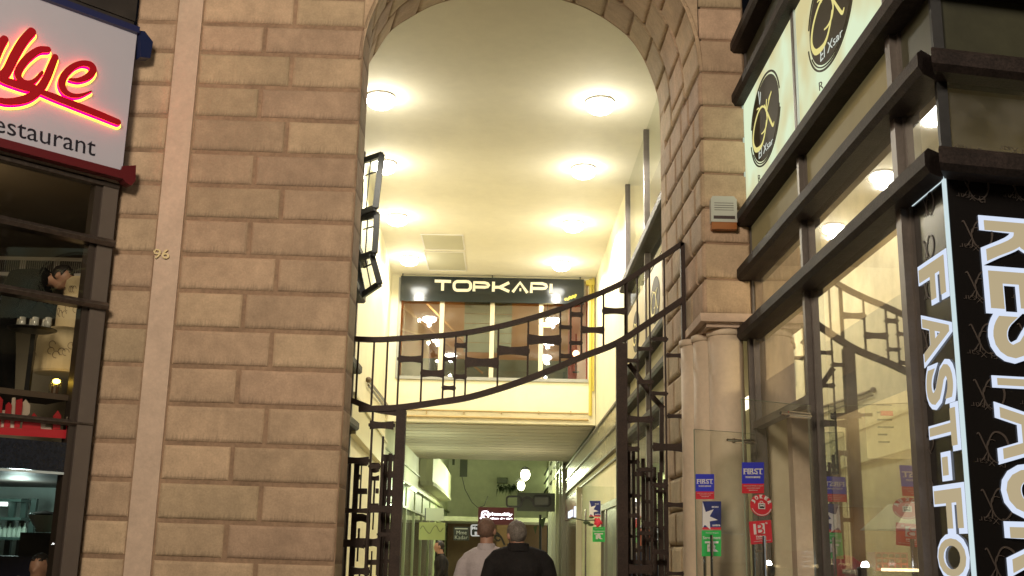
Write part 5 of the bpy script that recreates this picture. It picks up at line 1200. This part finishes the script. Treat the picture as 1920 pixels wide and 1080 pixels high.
# ================================================================== PEOPLE
def remesh(mb, name, m, vox, sm=4, org=Vector((0, 0, 0))):
    o = bpy.data.objects.new('t', mesh(mb, 't', m, org)); COL.objects.link(o); fixn(o)
    r = o.modifiers.new('r', 'REMESH'); r.mode = 'VOXEL'; r.voxel_size = vox; r.use_smooth_shade = True
    s = o.modifiers.new('s', 'SMOOTH'); s.factor = .5; s.iterations = sm
    me = bpy.data.meshes.new_from_object(o.evaluated_get(bpy.context.evaluated_depsgraph_get())); me.name = name
    bpy.data.objects.remove(o); me.materials.clear(); me.materials.append(m)
    return me
def L3(a, b, t): return Vector(a).lerp(Vector(b), t)
def person(label, J, top, legs, hair, vox=.012, hairlen=0, skin=None, topname='jacket', coat=0., bald=0.):
    """J: joints in world space; head frame from 'head' centre, 'face' direction"""
    V = {k: Vector(v) for k, v in J.items()}; org = V['org']
    f = V['face'].normalized(); upv = (V['head']-V['neck']).normalized(); rt = f.cross(upv).normalized(); upv = rt.cross(f).normalized()
    ax = Matrix((rt, f, upv)).transposed()
    body = MB(); h = V['head']
    body.ball(h+upv*.018, (.077, .094, .100), 20, 14, ax); body.ball(h-upv*.055+f*.025, (.056, .066, .06), 16, 10, ax)
    body.ball(h+f*.098-upv*.012, (.013, .02, .022), 8, 6, ax); body.ball(h+f*.088-upv*.055, (.025, .012, .009), 8, 5, ax)
    for s in (-1, 1):
        body.ball(h+rt*s*.084-upv*.008-f*.01, (.012, .022, .034), 10, 8, ax); body.ball(h+rt*s*.03+f*.08+upv*.022, (.018, .014, .008), 8, 5, ax)
    body.tube([V['neck']-upv*.05, h-upv*.05-f*.012], [.068, .060], 14)
    body.tube([V['neck'], V['chest'], V['pelvis']], [(.07, .06), (.13, .10), (.13, .1)], 14)
    for s in 'LR':
        sh, el, wr = V['sh'+s], V['el'+s], V['wr'+s]
        body.tube([sh, L3(sh, el, .5), el, L3(el, wr, .3), wr], [.045, .044, .036, .038, .025], 10)
        hd = (wr-el).normalized(); side = hd.cross(rt if abs(hd.dot(rt)) < .9 else f).normalized(); nrm = hd.cross(side)
        body.tube([wr, wr+hd*.04, wr+hd*.09], [(.026, .018), (.038, .016), (.038, .014)], 10)
        for i, (ln, o_) in enumerate(((.07, -.028), (.08, -.009), (.074, .010), (.06, .028))):
            p0 = wr+hd*.08+side*o_*-1; p1 = p0+hd*ln*.5+nrm*.006; p2 = p0+hd*ln*.9+nrm*.026
            body.tube([p0, p1, p2], [.0095, .009, .007], 7)
        p0 = wr+hd*.03+side*.03; body.tube([p0, p0+side*.03+hd*.03, p0+side*.035+hd*.06+nrm*.01], [.012, .011, .009], 7)
        hp, kn, an = V['hp'+s], V['kn'+s], V['an'+s]
        body.tube([hp, kn, an], [.075, .05, .04], 10); body.tube([an, an+Vector((f.x, f.y, 0))*.14-Vector((0, 0, .05))], [.04, .03], 8)
    me = remesh(body, 'person', skin or SKIN, vox, 2, org)
    o = bpy.data.objects.new('person', me); COL.objects.link(o); o.location = org; ORG[o.name] = org; tag(o, label, 'person', None)
    def cl(mb, nm, m, v=vox, sm=9):
        c = bpy.data.objects.new(nm, remesh(mb, nm, m, v, sm, org)); COL.objects.link(c); c.parent = o; ORG[c.name] = org; return c
    # top
    b = MB(); n, ch, pe = V['neck'], V['chest'], V['pelvis']
    sr_ = (V['shR']-V['shL']).normalized(); ud = (n-pe).normalized(); fd = sr_.cross(ud).normalized()*-1
    W = (V['shR']-V['shL']).length/2
    hem = pe-ud*(.12+coat)
    def rg(c, w_, d_): return (c, sr_*w_, fd*d_)
    b.rings([rg(hem, .205+coat*.1, .15+coat*.05), rg(pe, .195, .145), rg(L3(pe, ch, .45), .185, .135), rg(ch, W*1.0, .150), rg(L3(ch, n, .35), W*1.02, .140), rg(L3(ch, n, .55), W*.93, .120), rg(L3(ch, n, .75), W*.74, .105), rg(L3(ch, n, .88), W*.50, .09), rg(L3(ch, n, .97), .088, .080), rg(n+ud*.02, .072, .070)], 24)
    for s in 'LR':
        sh, el, wr = V['sh'+s], V['el'+s], V['wr'+s]; sh2 = sh+(ch-sh)*.12
        b.tube([L3(sh, n, .35), sh2, L3(sh, el, .25), L3(sh, el, .6), el, L3(el, wr, .4), L3(el, wr, .93)], [.04, .066, .070, .066, .060, .054, .042], 14)
        b.tube([n-ud*.03, L3(n, sh, .5)-ud*.012, sh-ud*.012], [.062, .062, .058], 12)
    c = cl(b, topname, top)
    cr1 = .012 if coat else 0
    b = MB(); b.rings([rg(n-ud*.03, .100+cr1, .094+cr1), rg(n+ud*(.018+cr1), .083+cr1, .082+cr1), rg(n+ud*(.034+cr1), .080+cr1, .080+cr1)], 22); cc = cl(b, 'collar', top, .008, 2); cc.parent = c
    b = MB(); b.rings([rg(pe+ud*.06, .17, .12), rg(pe-ud*.04, .18, .13), rg(pe-ud*.1, .17, .125)], 18)
    for s in 'LR':
        hp, kn, an = V['hp'+s], V['kn'+s], V['an'+s]
        b.tube([hp, L3(hp, kn, .5), kn, L3(kn, an, .5), an], [.1, .088, .066, .064, .06], 12)
    cl(b, 'trousers', legs)
    b = MB()
    for s in 'LR':
        an = V['an'+s]; ff = Vector((f.x, f.y, 0)).normalized(); b.ball(an+ff*.07-Vector((0, 0, .045)), (.05, .0, .045), 12, 8, Matrix((Vector((ff.y, -ff.x, 0)), ff, Vector((0, 0, 1)))).transposed())
    cl(b, 'shoes', BLACK, .015, 1)
    b = MB()
    if bald < 1:
        c = h+upv*.024-f*.008; b.ball(c-f*.006, (.0835, .101, .103), 40, 28, ax)
        if hairlen: b.tube([h-f*.06, h-f*.07-upv*.1, h-f*.06-upv*(.1+hairlen)], [.07, .075, .06], 14)
        from mathutils import noise as _nz
        b.v = [v_+(v_-h)*(.055*_nz.noise(v_*34)+.05*_nz.noise(v_*90)) for v_ in b.v]
        # cut the face out
        b2 = MB(); b2.v, b2.f, b2.b, b2.uv = b.v, [], [], []
        for fa in b.f:
            ce = sum((b.v[i] for i in fa), Vector())/len(fa)-h
            fy, fz = ce.dot(f), ce.dot(upv)
            ok = not (fy > .015 and fz < .055+.3*(fy-.02)*-1+.03) and fz > -.075 - hairlen
            if bald and fz > .05: ok = False
            if ok: b2.f.append(fa); b2.b.append(.5); b2.uv += [(.5, .9)]*len(fa)
        hc = bpy.data.objects.new('hair', mesh(b2, 'hair', hair, org, True)); COL.objects.link(hc); hc.parent = o; ORG[hc.name] = org
        sd = hc.modifiers.new('t', 'SOLIDIFY'); sd.thickness = .008
    return o
def standing(x, y, ang, H, lean=0, headturn=0, headtilt=0, W=.2):
    """ang: heading in degrees, 90 = walking away along +y"""
    k = H/1.75; f = Vector((math.cos(R(ang)), math.sin(R(ang)), 0)); r = Vector((f.y, -f.x, 0)); z0 = 0.
    def p(a, b_, c): return Vector((x, y, z0))+r*a*k+f*(b_*k+lean*max(0, c-.9)*k)+Vector((0, 0, c*k))
    hf = Vector((math.cos(R(ang+headturn)), math.sin(R(ang+headturn)), -headtilt))
    J = dict(org=(x, y, z0), pelvis=p(0, 0, .95), chest=p(0, .0, 1.24), neck=p(0, .01, 1.47), head=p(0, .04, 1.63), face=hf,
             shL=p(-W, 0, 1.355), shR=p(W, 0, 1.355), elL=p(-W-.07, -.02, 1.11), elR=p(W+.07, -.02, 1.11), wrL=p(-W-.05, .10, .87), wrR=p(W+.05, .12, .87),
             hpL=p(-.09, 0, .92), hpR=p(.09, 0, .92), knL=p(-.1, .12, .50), knR=p(.1, -.03, .50), anL=p(-.1, .16, .09), anR=p(.1, -.2, .11))
    return J
COAT = mat('black_coat', (.018, .016, .016), .85, noise=[(6, .3), (150, .3)], bump=[(9, .5), (200, .2)], spec=.2)
SHIRT = mat('pale_shirt', (.52, .46, .47), .8, noise=[(4, .05)], bump=[(7, .5)])
TROU = mat('dark_trousers', (.03, .03, .035), .8)
HG = mat('grey_hair', (.15, .13, .11), .7, noise=[(25, .35), (120, .5)], bump=[(150, .5)]); HD = mat('dark_hair', (.012, .009, .008), .5, bump=[(120, .4)]); HB = mat('cropped_hair', (.17, .10, .07), .7, noise=[(50, .3)])
def at(px, Y): return (px-945)/2050*Y*.99
h1 = P(968, 1000, Y=9.75)
J = standing(h1.x+.03, 9.75, 92, 1.87, .03, 25, .05, .205)
J['head'] = Vector((h1.x-.0, 9.78, h1.z-.015)); J['neck'] = J['head']+Vector((.02, -.02, -.112))
person('grey-haired man in a black coat walking away beside the pale-shirted man', J, COAT, TROU, HG, .011, coat=.25, topname='coat')
h2 = P(913, 994, Y=10.5)
J = standing(h2.x+.02, 10.5, 80, 1.83, .02, -8, 0, .205)
J['head'] = Vector((h2.x, 10.53, h2.z-.01)); J['neck'] = J['head']+Vector((0, -.02, -.145))
person('cropped-haired man in a pale shirt walking away left of the man in the black coat', J, SHIRT, TROU, HB, .011, topname='shirt')
h3 = P(823, 1025, Y=22.5)
J = standing(h3.x+.06, 22.5, 185, 1.70, 0, 0, .05, .19)
J['head'] = h3; J['neck'] = h3+Vector((.05, 0, -.17))
person('man in a black jacket facing the lit panel on the far left', J, COAT, TROU, HD, .015, topname='jacket')
h4 = P(1208, 1003, Y=14.2)
J = standing(h4.x, 14.2, -95, 1.68, 0, 10, 0, .18); J['head'] = h4; J['neck'] = h4+Vector((0, .01, -.17))
person('red-faced person in dark blue clothes seen through the right gate leaf', J, mat('navy_top', (.02, .025, .05), .8), TROU, HD, .015, skin=mat('flushed_skin', (.45, .13, .08), .5))
# man bending over in the left window
Yb = 10.1
def pb(x, y, dy=0): return P(x, y, Y=Yb+dy)
J = dict(org=pb(10, 740), pelvis=pb(5, 600), chest=pb(42, 528), neck=pb(88, 515), head=pb(116, 521), face=(1, -.05, -.75),
         shL=pb(72, 520, .15), shR=pb(72, 535, -.14), elL=pb(95, 570, .2), elR=pb(40, 590, -.25), wrL=pb(120, 600, .1), wrR=pb(65, 610, -.2),
         hpL=pb(0, 615, .08), hpR=pb(8, 615, -.08), knL=pb(0, 720, .08), knR=pb(14, 720, -.08), anL=pb(-2, 800, .1), anR=pb(12, 800, -.08))
ptop = mat('black_shirt', (.004, .004, .004), .9, spec=.1)
person('waiter in black bending over behind the upper glass of the left restaurant', J, ptop, ptop, HD, .012, topname='shirt')
J = standing(P(72, 1068, Y=9.6).x, 9.6, -80, 1.5, 0, -15, .1, .18); hh = P(74, 1066, Y=9.6); J['head'] = hh; J['neck'] = hh+Vector((0, 0, -.16))
person('dark-haired woman in a cream top low behind the left restaurant glass', J, mat('cream_top', (.4, .36, .3), .8), TROU, HD, .014, hairlen=.12, topname='blouse')
ob = thing('apartment_building', 'tall plain building across the street behind the viewer', 'building', (0, -17, 0))
b = MB(); b.box(-40, 40, -18, -17, -.1, 16); part(b, 'wall', mat('opposite_wall', (.22, .17, .12), .8, noise=[(.3, .2), (4, .1)]), ob)
for i in range(14):
    for j in range(4):
        b = MB(); x = -36+i*5.3; z = 1.0+j*3.6; b.box(x, x+1.7, -17.0, -16.97, z, z+2.2)
        part(b, 'window', glow('lit_room', (1, .78, .45), .5) if (i*5+j*3) % 7 == 0 else DARKF, ob)
# ================================================================== UNSEEN STREET LAMPS added behind the viewer to light the stone
for k, (p, e_, c_, lb) in enumerate((((-2.6, .2, 6.6), 2550, (1, .84, .65), 'unseen added street lamp on the left kerb behind the viewer'), ((4.4, -1.2, 7.2), 420, (1, .86, .70), 'unseen added street lamp on the right kerb behind the viewer'))):
    t = thing('unseen_street_lamp', lb, 'street lamp', (p[0], p[1]-.6, 0), 'unseen street lamps added across from the arch')
    b = MB(); b.tube([(p[0], p[1]-.6, 0), (p[0], p[1]-.6, p[2]-.2), (p[0], p[1]-.35, p[2]+.12), (p[0], p[1]-.1, p[2]+.16)], [.08, .05, .04, .04], 10); part(b, 'pole', DARKF, t)
    b = MB(); b.box(p[0]-.15, p[0]+.15, p[1]-.2, p[1]+.35, p[2]+.1, p[2]+.2); part(b, 'head', DARKF, t)
    lamp('light', p, e_, c_, 1.0, t)
